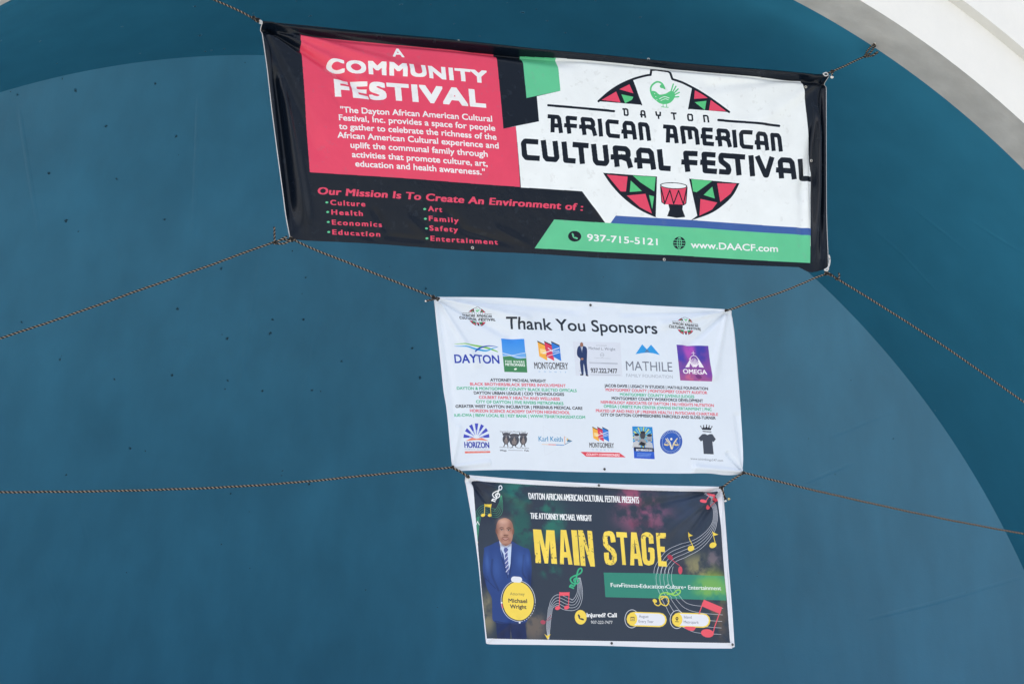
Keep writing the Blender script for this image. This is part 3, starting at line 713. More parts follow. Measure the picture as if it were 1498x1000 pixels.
    A.line(z7_((955, 525), (1050, 585), (1150, 610)), .3, (206, 214, 228)); A.line(z7_((980, 790), (970, 720), (955, 525)), .3, (206, 214, 228)); A.line(z7_((980, 790), (1150, 700)), .3, (206, 214, 228))
    # second county logo with red strip
    Fm = ZF(6.2417 * 1.37, 850 + (68 / 5.992) - 936 / (6.2417 * 1.37), 550 + 446 / 5.992 - 432 / (6.2417 * 1.37)); montgomery(A, Fm)
    A.poly(z8_((-10, 665), (330, 672), (388, 712), (40, 706)), (222, 74, 92)); A.text('COUNTY COMMISSIONERS', z8_((42, 696)), z8_((332, 702)), 18 / 5.992, (246, 214, 222), .22, lean=0.1)
    # three men poster
    A.grad(z8_((438, 443), (617, 449), (643, 727), (462, 719)), (36, 140, 210), (42, 84, 202))
    cc = z8_((528, 540))
    for i in range(22):
        a = 2 * math.pi * i / 22
        P = [cc, (cc[0] + 15 * math.cos(a - .07), cc[1] + 16 * math.sin(a - .07)), (cc[0] + 15 * math.cos(a + .07), cc[1] + 16 * math.sin(a + .07))]
        q = np.array(P); q[:, 0] = np.clip(q[:, 0], 924.4, 954.4); q[:, 1] = np.clip(q[:, 1], 625.2, 660); A.poly(q, (214, 222, 96) if i % 2 else (120, 196, 214))
    for (x, y, c1, c2) in ((480, 540, (176, 182, 194), (196, 200, 208)), (592, 545, (150, 156, 170), (186, 192, 204)), (533, 520, (70, 72, 82), (150, 152, 160))):
        A.ell(z8_((x, y)), 4.0, 5.8, c1); A.poly(z8_((x - 38, y + 88), (x - 26, y + 40), (x, y + 30), (x + 26, y + 42), (x + 36, y + 88)), c2)
        A.ell(z8_((x, y - 24)), 3.6, 2.0, (46, 48, 60)); A.line(z8_((x - 8, y + 20), (x + 10, y + 20)), .8, (54, 56, 66))
    A.poly(z8_((520, 575), (560, 590), (548, 618), (500, 600)), (34, 36, 46)); A.poly(z8_((458, 622), (632, 632), (636, 664), (462, 658)), (30, 34, 60)); A.text('BROTHERHOOD DAY', z8_((478, 656)), z8_((622, 660)), 17 / 5.992, (216, 222, 236), .15, lean=-.09)
    for i, y in enumerate((678, 690, 702)): A.line(z8_((490 - i * 2, y), (610 - i * 4, y + 4)), .9, (120, 156, 226))
    # round justice seal
    A.ell(z8_((785, 578)), 16.4, 17.4, (42, 86, 178), 20); A.ell(z8_((785, 578)), 13.2, 14.2, (222, 232, 246), 20); A.ell(z8_((785, 578)), 12.9, 13.9, (44, 92, 186), 20)
    A.line(catmull(z8_((738, 552), (770, 590), (792, 640), (808, 590), (838, 548)), 6), 1.6, (230, 216, 176)); A.line(catmull(z8_((750, 545), (778, 585), (790, 630)), 6), .8, (246, 244, 232)); A.ell(z8_((786, 553)), 1.6, 1.8, (246, 240, 226))
    for x in (742, 828):
        A.line(z8_((x - 16, 596), (x, 570), (x + 18, 598)), .5, (230, 216, 176)); A.poly(catmull(z8_((x - 20, 596), (x + 24, 600), (x + 14, 610), (x - 8, 609)), 4, True), (230, 206, 140))
    for i in range(16):
        a = math.radians(200 + i * 9.3); c = z8_((785, 578)); A.line([(c[0] + 14.2 * math.cos(a), c[1] + 15.2 * math.sin(a)), (c[0] + 15.3 * math.cos(a), c[1] + 16.3 * math.sin(a))], .7, (200, 214, 240))
        a = math.radians(25 + i * 8.6); A.line([(c[0] + 14.3 * math.cos(a), c[1] + 15.3 * math.sin(a)), (c[0] + 15.2 * math.cos(a), c[1] + 16.2 * math.sin(a))], .5, (180, 198, 232))
    # shirt and crown
    DG = (66, 74, 90)
    A.poly([*z8_((1060, 508), (1085, 506), (1105, 516), (1128, 507), (1150, 508), (1180, 552), (1160, 576), (1150, 570), (1162, 684), (1074, 680), (1064, 562), (1048, 572), (1026, 544))], DG)
    A.poly(z8_((1060, 470), (1046, 442), (1064, 456), (1072, 436), (1084, 456), (1098, 432), (1108, 456), (1122, 436), (1128, 458), (1146, 444), (1136, 472)), (34, 38, 52)); A.line(z8_((1066, 484), (1138, 488)), 1.2, (34, 38, 52))
    for x, y in ((1046, 440), (1072, 434), (1098, 430), (1122, 435), (1146, 442)): A.ell(z8_((x, y)), .9, .9, (34, 38, 52))
    A.text('www.tshirtkings247.com', z8_((958, 730)), z8_((1246, 748)), 20 / 5.992, (112, 118, 134), .0, 0, lean=-.09)
    nz = A.noise(30, 4, 4); A.img *= (1 + .02 * (nz[..., None] - .5))
    return A

# ------------------------------------------------------------------ print of the stage banner
def clef(A, P0, s, ang, col, w_=1.0):
    """treble clef: P0 centre, s height"""
    pts = [(.05, .5), (-.12, .47), (-.1, .38), (.02, .40), (.06, .30), (.0, -.2), (.0, -.40), (.10, -.5), (.17, -.38), (.1, -.22), (-.14, -.02), (-.22, .14), (-.1, .27), (.08, .27), (.19, .14), (.12, .02), (-.02, .04), (-.05, .14), (.03, .2)]
    g_ = math.radians(ang); Q = [(P0[0] + s * (x * math.cos(g_) - y * math.sin(g_)), P0[1] + s * (x * math.sin(g_) + y * math.cos(g_))) for x, y in pts]
    A.line(catmull(Q, 6), s * .062 * w_, col)
    A.ell(Q[1], s * .06, s * .055, col)
def note_pair(A, heads, tops, col, w_, hr):
    for h, t in zip(heads, tops): A.line([h, t], w_, col); A.ell((h[0] - hr * .6, h[1] + hr * .1), hr, hr * .72, col, -15)
    (ax, ay), (bx, by) = tops; A.poly([(ax - w_ / 2, ay), (bx + w_ / 2, by), (bx + w_ / 2, by + hr * 1.3), (ax - w_ / 2, ay + hr * 1.3)], col)
HEAVY = {   # heavy condensed capitals as filled outlines in a unit cell
 'M': [[(0, 0), (0, 1), (.38, 1), (.5, .45), (.62, 1), (1, 1), (1, 0), (.74, 0), (.74, .68), (.58, 0), (.42, 0), (.26, .68), (.26, 0)]],
 'A': [[(0, 0), (.28, 1), (.72, 1), (1, 0), (.68, 0), (.64, .2), (.36, .2), (.32, 0)], [(.41, .36), (.5, .8), (.59, .36)]],
 'I': [[(0, 0), (0, 1), (1, 1), (1, 0)]],
 'N': [[(0, 0), (0, 1), (.36, 1), (.66, .42), (.66, 1), (1, 1), (1, 0), (.68, 0), (.34, .6), (.34, 0)]],
 'T': [[(0, 1), (1, 1), (1, .84), (.67, .84), (.67, 0), (.33, 0), (.33, .84), (0, .84)]],
 'E': [[(0, 0), (0, 1), (1, 1), (1, .84), (.4, .84), (.4, .6), (.92, .6), (.92, .44), (.4, .44), (.4, .16), (1, .16), (1, 0)]],
}
def print_stage():
    A = Art(YB, (676, 686, 1084, 955), 1300, (226, 231, 243))
    a1 = zc(7.49, 680, 690); a2 = zc(6.513, 860, 690); a3 = zc(6.665, 690, 800); a4 = zc(6.668, 870, 800)
    white = A.img.copy()
    DK = (48, 60, 78)
    A.img[:] = np.array(DK, np.float32) / 255
    n1 = A.noise(22, 11, 5); n2 = A.noise(26, 12, 5); n3 = A.noise(18, 13, 5)
    A.smoke(a1((250, 250)), 40, 40, (30, 38, 62), .7, n2, .3, .6)
    A.smoke(a1((600, 220)), 34, 20, (40, 122, 112), .85, n1); A.smoke(a1((800, 520)), 52, 34, (42, 124, 108), .85, n2); A.smoke(a1((620, 640)), 20, 36, (36, 104, 96), .7, n3)
    A.smoke(a1((1100, 400)), 30, 22, (52, 64, 82), .5, n1)
    A.smoke(a2((520, 400)), 48, 34, (146, 88, 118), .9, n3, .38, .62); A.smoke(a2((420, 240)), 26, 20, (168, 84, 116), .8, n1); A.smoke(a2((470, 560)), 44, 16, (120, 62, 90), .6, n2)
    A.smoke(a2((900, 350)), 40, 40, (56, 74, 108), .5, n2, .3, .7)
    A.smoke(a4((1000, 220)), 30, 24, (166, 158, 110), .75, n1, .38, .6); A.smoke(a4((1160, 150)), 18, 26, (124, 112, 124), .75, n3); A.smoke(a4((1150, 400)), 34, 26, (150, 176, 70), .9, n2, .35, .6)
    A.smoke(a4((1180, 640)), 20, 40, (110, 92, 80), .8, n1); A.smoke(a4((760, 160)), 30, 20, (60, 60, 78), .6, n3)
    A.smoke(a3((760, 230)), 16, 12, (40, 118, 104), .8, n1, .3, .5); A.smoke(a3((150, 640)), 12, 30, (150, 140, 110), .8, n2, .3, .6); A.smoke(a3((600, 760)), 20, 24, (124, 110, 100), .75, n3, .3, .6); A.smoke(a3((380, 860)), 10, 10, (170, 160, 120), .8, n2, .2, .5)
    A.smoke(a1((1300, 960)), 60, 30, (54, 60, 80), .4, n2)
    # ---- man in a blue suit, photo print
    SU = (40, 68, 132); SD = (27, 45, 92)
    A.poly(catmull([a3((230, 600)), a3((240, 760)), a3((255, 895)), a3((368, 895)), a3((378, 780)), a3((402, 895)), a3((528, 900)), a3((522, 740)), a3((540, 560))], 5, True), SD)
    A.poly(catmull([a1((370, 760)), a1((290, 795)), a1((212, 830)), a3((120, 30)), a3((108, 160)), a3((112, 260)), a3((150, 400)), a3((195, 500)), a3((200, 640)), a3((215, 720)), a3((330, 745)), a3((480, 745)), a3((545, 700)), a3((560, 500)), a3((575, 300)), a3((575, 150)), a3((555, 30)), a1((640, 830)), a1((560, 790)), a1((505, 760))], 5, True), SU)
    for P, w_, al in (([a3((200, 120)), a3((195, 260)), a3((260, 420))], 3.0, .5), ([a3((500, 80)), a3((490, 240)), a3((520, 300))], 2.6, .5), ([a3((290, 100)), a3((350, 300))], 1.6, .6), ([a3((392, 80)), a3((366, 290))], 1.6, .6), ([a3((230, 720)), a3((360, 742)), a3((520, 735))], 2.0, .6), ([a3((130, 300)), a3((230, 400))], 1.5, .5), ([a3((150, 280)), a3((170, 330))], 1.5, .4)):
        A.line(catmull(P, 6), w_, SD, alpha=al)
    for c, rx, ry, al in ((a3((150, 150)), 4, 16, .5), (a3((470, 130)), 8, 14, .45), (a3((240, 200)), 7, 20, .35), (a3((430, 420)), 12, 20, .25), (a3((540, 120)), 3, 10, .4)): A.glow(c, rx, ry, (78, 118, 196), al)
    for c, rx, ry in ((a3((560, 330)), 4, 14), (a3((120, 330)), 3, 10), (a3((300, 860)), 6, 8), (a3((460, 860)), 6, 8), (a3((370, 800)), 3, 12)): A.glow(c, rx, ry, (20, 34, 74), .6)
    A.poly([a1((372, 752)), a1((400, 780)), a1((440, 812)), a1((504, 784)), a1((510, 800)), a3((382, 60)), a3((374, 160)), a3((352, 270)), a3((300, 120)), a3((272, 0))], (196, 214, 242))
    A.poly([a1((372, 752)), a1((352, 770)), a1((420, 900)), a3((345, 280)), a3((300, 120))], SU); A.poly([a1((508, 770)), a1((530, 790)), a3((400, 60)), a3((356, 285)), a3((374, 160))], SU)
    A.poly([a1((425, 836)), a1((450, 824)), a1((470, 848)), a1((462, 880)), a3((352, 140)), a3((362, 230)), a3((346, 272)), a3((318, 160)), a1((436, 890)), a1((422, 860))], (86, 98, 158))
    for i in range(5): A.line([a3((316 + i * 4, 72 + i * 42)), a3((352 + i * 2, 36 + i * 42))], 1.1, (206, 212, 236))
    A.line([a1((400, 790)), a1((436, 826))], 1.2, (150, 172, 214)); A.line([a1((500, 792)), a1((462, 828))], 1.2, (150, 172, 214))
    SK = (176, 130, 114); SKD = (126, 86, 76); SKL = (220, 182, 166)
    A.poly([a1((385, 700)), a1((500, 700)), a1((504, 782)), a1((445, 812)), a1((378, 760))], SKD)
    A.poly(catmull([a1((432, 502)), a1((385, 520)), a1((352, 565)), a1((344, 620)), a1((350, 680)), a1((368, 740)), a1((400, 786)), a1((440, 806)), a1((482, 790)), a1((512, 745)), a1((522, 680)), a1((524, 610)), a1((508, 550)), a1((475, 515))], 6, True), SK)
    A.ell(a1((345, 650)), 1.4, 4.4, SKD, -6); A.ell(a1((525, 655)), 1.2, 4.4, SKD, 6)
    for c, rx, ry, col, al in ((a1((420, 540)), 8, 5, SKL, .75), (a1((400, 620)), 5, 6, SKL, .35), (a1((450, 650)), 2.6, 7, SKL, .45), (a1((395, 690)), 4, 5, SKL, .45), (a1((490, 690)), 3.5, 5, SKL, .3), (a1((435, 782)), 5, 2.5, SKL, .35),
                               (a1((505, 600)), 4, 12, SKD, .55), (a1((356, 640)), 3, 12, SKD, .5), (a1((445, 800)), 9, 2.5, SKD, .6), (a1((400, 628)), 3.6, 1.8, SKD, .7), (a1((476, 634)), 3.2, 1.8, SKD, .7), (a1((444, 694)), 3.6, 1.4, SKD, .8), (a1((402, 740)), 2, 3, SKD, .4), (a1((484, 744)), 2, 3, SKD, .4)):
        A.glow(c, rx, ry, col, al)
    for x, y in ((402, 634), (476, 638)):
        A.ell(a1((x, y)), 1.6, .75, (214, 200, 196)); A.ell(a1((x, y)), .85, .75, (38, 26, 26)); A.line([a1((x - 16, y - 3)), a1((x, y - 9)), a1((x + 16, y - 3))], .5, (60, 38, 36)); A.line([a1((x - 22, y - 22)), a1((x, y - 29)), a1((x + 20, y - 22))], .9, (62, 42, 40))
    A.line(catmull([a1((424, 690)), a1((434, 700)), a1((446, 697)), a1((458, 702)), a1((468, 692))], 5), .7, (74, 44, 42))
    A.line(catmull([a1((410, 717)), a1((440, 716)), a1((470, 718))], 5), .8, (104, 72, 66)); A.poly(catmull([a1((410, 728)), a1((442, 726)), a1((474, 730)), a1((442, 746))], 5, True), (184, 142, 136)); A.line(catmull([a1((408, 728)), a1((440, 748)), a1((476, 730))], 5), .8, (120, 66, 66))
    # ---- staves, clefs and notes
    def stave(curve, offs, w_, col):
        P = catmull(curve, 10); d = np.gradient(P, axis=0); n = np.stack([-d[:, 1], d[:, 0]], 1); n /= np.hypot(n[:, 0], n[:, 1])[:, None]
        for i in range(5):
            A.line(P + n * np.interp(np.linspace(0, 1, len(P)), np.linspace(0, 1, len(offs)), offs)[:, None] * (i - 2), w_, col)
    stave([a1((130, 800)), a1((138, 620)), a1((150, 470)), a1((210, 410)), a1((300, 440)), a1((365, 440)), a1((392, 340)), a1((395, 260))], (.3, .9, 2.2, 3.2, 3.2, 2.8, 1.2, .3), .5, (72, 156, 124))
    A.line(catmull([a1((128, 780)), a1((134, 640)), a1((146, 500))], 6), 3.6, (60, 134, 112))
    clef(A, a1((350, 232)), 25, 18, (236, 240, 248)); note_pair(A, [a1((212, 470)), a1((288, 470))], [a1((220, 346)), a1((296, 348))], (240, 212, 84), .9, 3.2)
    A.line([a1((125, 575)), a1((138, 540)), a1((158, 580))], .9, (230, 236, 244)); A.poly([a1((128, 740)), a1((146, 765)), a1((138, 800))], (200, 170, 120))
    stave([a3((750, 895)), a3((745, 780)), a3((755, 660)), a3((770, 580)), a3((830, 520)), a3((920, 555)), a3((1000, 555)), a3((1045, 450)), a3((1035, 300))], (.2, 1.3, 1.4, 1.5, 4.2, 4.4, 3.8, 2.0, .9), .55, (206, 212, 226))
    note_pair(A, [a3((848, 590)), a3((935, 585))], [a3((850, 440)), a3((942, 440))], (236, 92, 110), 1.1, 3.9)
    clef(A, a3((1005, 300)), 31, 18, (60, 178, 134), 1.15)
    A.ell(a3((692, 730)), 3.8, 3.0, (170, 74, 96), 20); A.line([a3((715, 728)), a3((770, 660))], .7, (170, 74, 96)); A.line([a3((735, 720)), a3((775, 690))], .7, (150, 60, 80)); A.poly([a3((706, 842)), a3((735, 862)), a3((768, 845)), a3((742, 900))], (240, 210, 84))
    # right hand stave with flying notes
    stave([a2((1135, 195)), a2((1185, 270)), a2((1212, 360)), a2((1206, 480)), a2((1150, 590)), a2((1040, 690)), a2((900, 750)), a2((790, 800)), a2((720, 880)), a4((640, 240)), a4((662, 350)), a4((700, 440)), a4((760, 540)), a4((850, 640)), a4((1000, 700)), a4((1240, 722))],
          (.9, 1.1, 1.3, 1.6, 2.8, 4.0, 5.2, 5.2, 5.0, 5.4, 5.8, 5.6, 6.2, 8.0, 9.8, 9.6), .5, (214, 218, 232))
    A.line([a2((1160, 210)), a2((1232, 262))], 4.6, (236, 92, 110)); A.line([a2((1104, 290)), a2((1165, 215))], .8, (236, 92, 110)); A.ell(a2((1092, 280)), 4.2, 2.8, (236, 92, 110), 20); A.line([a2((1172, 330)), a2((1225, 275))], .8, (236, 92, 110)); A.ell(a2((1152, 331)), 3.6, 2.8, (236, 92, 110), 30)
    for hx, hy, tx_, ty_ in ((978, 728, 962, 572), (1188, 697, 1186, 568)):
        A.line([a2((hx + 24, hy - 12)), a2((tx_, ty_))], .9, (240, 212, 84)); A.ell(a2((hx, hy)), 5.2, 4.0, (240, 212, 84), -25); A.poly([a2((tx_, ty_)), a2((tx_ + 60, ty_ + 34)), a2((tx_ + 50, ty_ + 28)), a2((tx_ + 8, ty_ + 42))], (240, 212, 84))
    # green strip
    gs = a4((75, 250), (560, 256), (1262, 282), (1284, 518), (700, 502), (95, 488))
    gm = A.fill([A.tx(gs)]); m, y0, x0 = gm; v = A.img[y0:y0 + m.shape[0], x0:x0 + m.shape[1]]
    v += .86 * m[..., None].astype(np.float32) * (np.array((52, 150, 128), np.float32) / 255 - v)
    G2 = A.img.copy(); A.smoke(a4((1130, 400)), 30, 20, (140, 186, 84), .7, n2, .36, .6)
    mm = np.zeros((A.h, A.w, 1), np.float32); mm[y0:y0 + m.shape[0], x0:x0 + m.shape[1], 0] = m; A.img = G2 * (1 - mm) + A.img * mm
    for off in range(5):
        A.line(catmull([a4((612 + off * 36, 190)), a4((588 + off * 38, 290)), a4((604 + off * 40, 400)), a4((650 + off * 48, 500))], 6), .45, (206, 222, 226))
    for (p, q, t) in (((147, 389), (232, 391), 'Fun'), ((251, 391), (410, 396), 'Fitness'), ((434, 399), (668, 404), 'Education'), ((692, 404), (860, 408), 'Culture'), ((907, 411), (1232, 418), 'Entertainment')):
        A.text(t, a4(p), a4(q), 39 / 6.668, (234, 240, 244), .12, .08, lean=-.09)
    for x, y in ((240, 378), (422, 384), (682, 388), (875, 390)): A.ell(a4((x, y)), 1.1, 1.1, (234, 240, 244))
    # flowing clef over the strip
    A.line(catmull(a4((690, 490), (650, 480), (625, 500), (640, 550), (690, 570), (715, 530), (690, 480), (640, 510)), 6), 1.7, (236, 208, 84))
    A.line(catmull(a4((618, 500), (640, 455), (700, 445), (770, 470), (820, 450), (825, 420), (795, 420), (760, 450), (700, 460)), 6), 1.9, (150, 212, 96))
    A.line(catmull(a4((570, 520), (580, 555), (615, 570), (640, 545)), 6), 1.6, (236, 208, 84)); A.ell(a4((578, 524)), 3.4, 2.6, (236, 208, 84), 30)
    A.line(a4((705, 92), (765, 140), (820, 180)), 1.0, (200, 72, 96)); A.ell(a4((727, 100)), 4.4, 3.4, (170, 56, 80), 40); A.ell(a4((827, 225)), 3.1, 5.8, (206, 76, 98))
    # headings
    WH = (240, 243, 248)
    A.text('DAYTON AFRICAN AMERICAN CULTURAL FESTIVAL PRESENTS', a1((698, 299)), a2((486, 299)), 66 / 7.0, WH, .30, .05, lean=-.06)
    A.text('THE ATTORNEY MICHAEL WRIGHT', a1((717, 514)), a1((1384, 541)), 66 / 7.49, WH, .28, .05, lean=-.06)
    YEL = (244, 216, 92)
    def heavy(ch, x0, y0, x1, y1, h, zf, k):
        top_y0 = y0 - h
        polys = []
        for st in HEAVY[ch]:
            polys.append(np.array([zf((x0 + u * (x1 - x0) - .075 * v_ * h, y0 + u * (y1 - y0) - v_ * h)) for u, v_ in st]))
        T = [A.tx(p) for p in polys]
        r = A.fill(T[:1])
        if len(T) > 1:
            r2 = A.fill(T[1:]); full = np.zeros((A.h, A.w), bool); full[r[1]:r[1] + r[0].shape[0], r[2]:r[2] + r[0].shape[1]] = r[0]
            full[r2[1]:r2[1] + r2[0].shape[0], r2[2]:r2[2] + r2[0].shape[1]] &= ~r2[0]; r = (full[r[1]:r[1] + r[0].shape[0], r[2]:r[2] + r[0].shape[1]], r[1], r[2])
        mk[r[1]:r[1] + r[0].shape[0], r[2]:r[2] + r[0].shape[1]] |= r[0]
    mk = np.zeros((A.h, A.w), bool)
    p = a1
    heavy('M', 767, 985 + 12, 1000, 985 + 25, 368, a1, 7.49)
    heavy('A', 1030, 1012, 1168, 1018, 378, a1, 7.49); heavy('I', 1184, 1022, 1246, 1026, 384, a1, 7.49); heavy('N', 1258, 1030, 1412, 1040, 392, a1, 7.49)
    heavy('T', 283, 885, 384, 890, 312, a2, 6.5); heavy('A', 392, 890, 512, 896, 316, a2, 6.5); heavy('E', 662, 898, 744, 904, 316, a2, 6.5)
    def hv_stroke(pts, wd):
        r = A.fill([A.tx(q) for q in A._strokes([np.array(a2(q_)) for q_ in pts], wd / 6.513, rnd=False)])
        mk[r[1]:r[1] + r[0].shape[0], r[2]:r[2] + r[0].shape[1]] |= r[0]
    hv_stroke([(232, 672), (224, 615), (212, 592), (190, 586), (164, 592), (154, 625), (158, 690), (180, 720), (222, 752), (240, 790), (242, 838), (228, 862), (204, 868), (178, 860), (168, 830), (164, 770)], 46)
    hv_stroke([(596, 684), (592, 620), (572, 600), (548, 596), (524, 608), (518, 640), (530, 830), (542, 862), (570, 872), (598, 862), (606, 820), (602, 745), (565, 742)], 44)
    gr_ = A.noise(3.2, 31, 3); spk = np.clip((gr_ - .66) / .05, 0, 1) * np.clip((A.noise(30, 33, 2) - .42) / .2, 0, 1) * .75
    sh = A.noise(20, 35, 3)
    col = np.array(YEL, np.float32) / 255 * (1 + .10 * (sh[..., None] - .5)); col = col * (1 - spk[..., None]) + np.array((96, 86, 70), np.float32) / 255 * spk[..., None]
    A.img = np.where(mk[..., None], col, A.img).astype(np.float32)
    # name badge
    c = a3((450, 525)); A.ell(c, 25.0, 30.3, (222, 228, 240), -6); A.ell(c, 24.3, 29.6, DK, -6); A.ell(a3((450, 525)), 22.5, 28.2, YEL, -6)
    for i in range(9): a = math.radians(8 + i * 8); A.ell((c[0] + 24.6 * math.cos(a), c[1] + 30 * math.sin(a)), .9, .9, DK)
    A.line([a3((290, 545)), a3((300, 590))], 1.2, (230, 96, 110)); A.ell(a3((290, 540)), 1.3, 1.3, (230, 234, 244)); A.ell(a3((465, 733)), 1.5, 1.5, (230, 234, 244))
    A.line([a3((408, 313)), a3((458, 317))], 8.6, (226, 231, 243))
    A.text('Attorney', a3((372, 466)), a3((512, 470)), 27 / 6.665, (120, 110, 80), .03, lean=-.09); A.text('Michael', a3((358, 537)), a3((536, 543)), 37 / 6.665, (42, 48, 66), .26, .18, lean=-.09); A.text('Wright', a3((374, 594)), a3((530, 600)), 37 / 6.665, (42, 48, 66), .26, .18, lean=-.09)
    # contact
    A.ell(a3((1057, 682)), 8.6, 10.6, YEL, -8); handset(A, a3((1058, 684)), 7, (50, 58, 76))
    A.text('Injured? Call', a3((1118, 680)), a4((208, 682)), 39 / 6.66, WH, .32, .2, lean=-.09); A.text('937-222-7477', a3((1160, 745)), a4((170, 747)), 29 / 6.66, WH, .06, .03, lean=-.09)
    for x0_, x1_, yy, l1, l2 in ((330, 690, 700, 'August', 'Every Year'), (772, 1118, 706, 'Island', 'Metropark')):
        cc = a4((x0_ + 26, yy - 2)); A.ell(cc, 10.5, 13.5, (222, 228, 240)); A.ell(cc, 9.7, 12.7, DK)
        A.line([a4((x0_ + 45, yy)), a4((x1_ - 62, yy + 8))], 21.0, YEL); A.line([a4((x0_ + 60, yy)), a4((x1_ - 66, yy + 7))], 17.6, (230, 234, 245)); A.ell(a4((x0_ + 30, yy)), 7.4, 9.2, YEL)
        A.text(l1, a4((x0_ + 96, yy - 14)), a4((x0_ + (190 if l1 == 'August' else 170), yy - 11)), 26 / 6.668, (112, 118, 138), 0, 0, lean=-.09)
        A.text(l2, a4((x0_ + 94, yy + 34)), a4((x0_ + 240, yy + 38)), 26 / 6.668, (112, 118, 138), 0.02, 0, lean=-.09)
    cc = a4((362, 698)); A.poly([(cc[0] - 3, cc[1] - 3), (cc[0] + 3, cc[1] - 3), (cc[0] + 3.2, cc[1] + 3), (cc[0] - 3, cc[1] + 3)], (132, 116, 70)); A.poly([(cc[0] - 2.4, cc[1] - 1.2), (cc[0] + 2.4, cc[1] - 1.2), (cc[0] + 2.4, cc[1] + 2.3), (cc[0] - 2.4, cc[1] + 2.3)], (232, 206, 110)); A.line([(cc[0] - 1, cc[1] + .6), (cc[0] + 1.4, cc[1] + .6)], .7, (120, 104, 60))
    cc = a4((798, 694)); A.ell(cc, 2.0, 2.3, (52, 50, 48)); A.ell(cc, .8, .9, YEL); A.poly([(cc[0] - 1.6, cc[1] + 1), (cc[0] + 1.6, cc[1] + 1), (cc[0], cc[1] + 4)], (52, 50, 48)); A.line([(cc[0] - 2.4, cc[1] + 4.6), (cc[0] + 2.6, cc[1] + 4.8)], .8, (52, 50, 48))
    # pair of notes in the lower right corner
    PK = (236, 92, 110)
    A.poly(a4((1060, 510), (1242, 585), (1222, 650), (1040, 575)), PK); A.line(a4((1052, 540), (1015, 648)), 1.4, PK); A.line(a4((1230, 600), (1142, 850)), 1.5, PK); A.ell(a4((1095, 838)), 9.2, 5.8, PK, 12)
    A.poly(catmull(a4((872, 775), (905, 805), (950, 815), (974, 800), (974, 776)), 5, True), PK)
    # white hem: everything outside the dark panel
    pan = [(691.8, 703), *[a1(q) for q in ((700, 135), (1498, 171))], *[a2(q) for q in ((500, 172), (900, 182), (1232, 184))], a2((1250, 420)), a2((1292, 905)), *[a4(q) for q in ((1288, 500), (1320, 932))], a4((0, 910)), a3((148, 888)), a3((102, 470)), a3((72, 120)), a1((150, 900)), a1((120, 520))]
    r = A.fill([A.tx(pan)]); m = np.zeros((A.h, A.w, 1), np.float32); m[r[1]:r[1] + r[0].shape[0], r[2]:r[2] + r[0].shape[1], 0] = r[0]
    A.img = A.img * m + white * (1 - m)
    return A

# ------------------------------------------------------------------ hanging cloth
def vinyl(name, im, rough, spec=.5):
    m, t, p = new_mat(name); N, L = t.nodes, t.links
    tx = N.new('ShaderNodeTexImage'); tx.image = im; tx.interpolation = 'Linear'; tx.extension = 'EXTEND'
    L.new(tx.outputs['Color'], p.inputs['Base Color'])
    p.inputs['Roughness'].default_value = rough; p.inputs['Specular IOR Level'].default_value = spec
    # woven scrim under the vinyl
    tc = N.new('ShaderNodeTexCoord'); n2 = N.new('ShaderNodeTexNoise'); n2.inputs['Scale'].default_value = 9; n2.inputs['Detail'].default_value = 5
    L.new(tc.outputs['Object'], n2.inputs['Vector'])
    b = N.new('ShaderNodeBump'); b.inputs['Strength'].default_value = .35; b.inputs['Distance'].default_value = .012
    L.new(n2.outputs['Fac'], b.inputs['Height']); L.new(b.outputs[0], p.inputs['Normal'])
    return m

def resample(pts, n):
    P = catmull(pts, 10); d = np.r_[0, np.cumsum(np.hypot(*np.diff(P, axis=0).T))]; s = np.linspace(0, d[-1], n)
    return np.stack([np.interp(s, d, P[:, 0]), np.interp(s, d, P[:, 1])], 1)

def crease(X, Y, a, b, w0, w1, amp, end=.15):
    """long soft ridge from a to b (towards the viewer for amp > 0)"""
    a = np.array(a, float); b = np.array(b, float); d = b - a; L = np.hypot(*d); d /= L
    u = (X - a[0]) * d[0] + (Y - a[1]) * d[1]; v = -(X - a[0]) * d[1] + (Y - a[1]) * d[0]; t = u / L
    w_ = w0 + (w1 - w0) * np.clip(t, 0, 1)
    f = np.clip(t / end, 0, 1) * np.clip((1 - t) / max(end * 2, .01), 0, 1); f = f * f * (3 - 2 * f)
    return amp * f * np.exp(-(v / w_) ** 2)

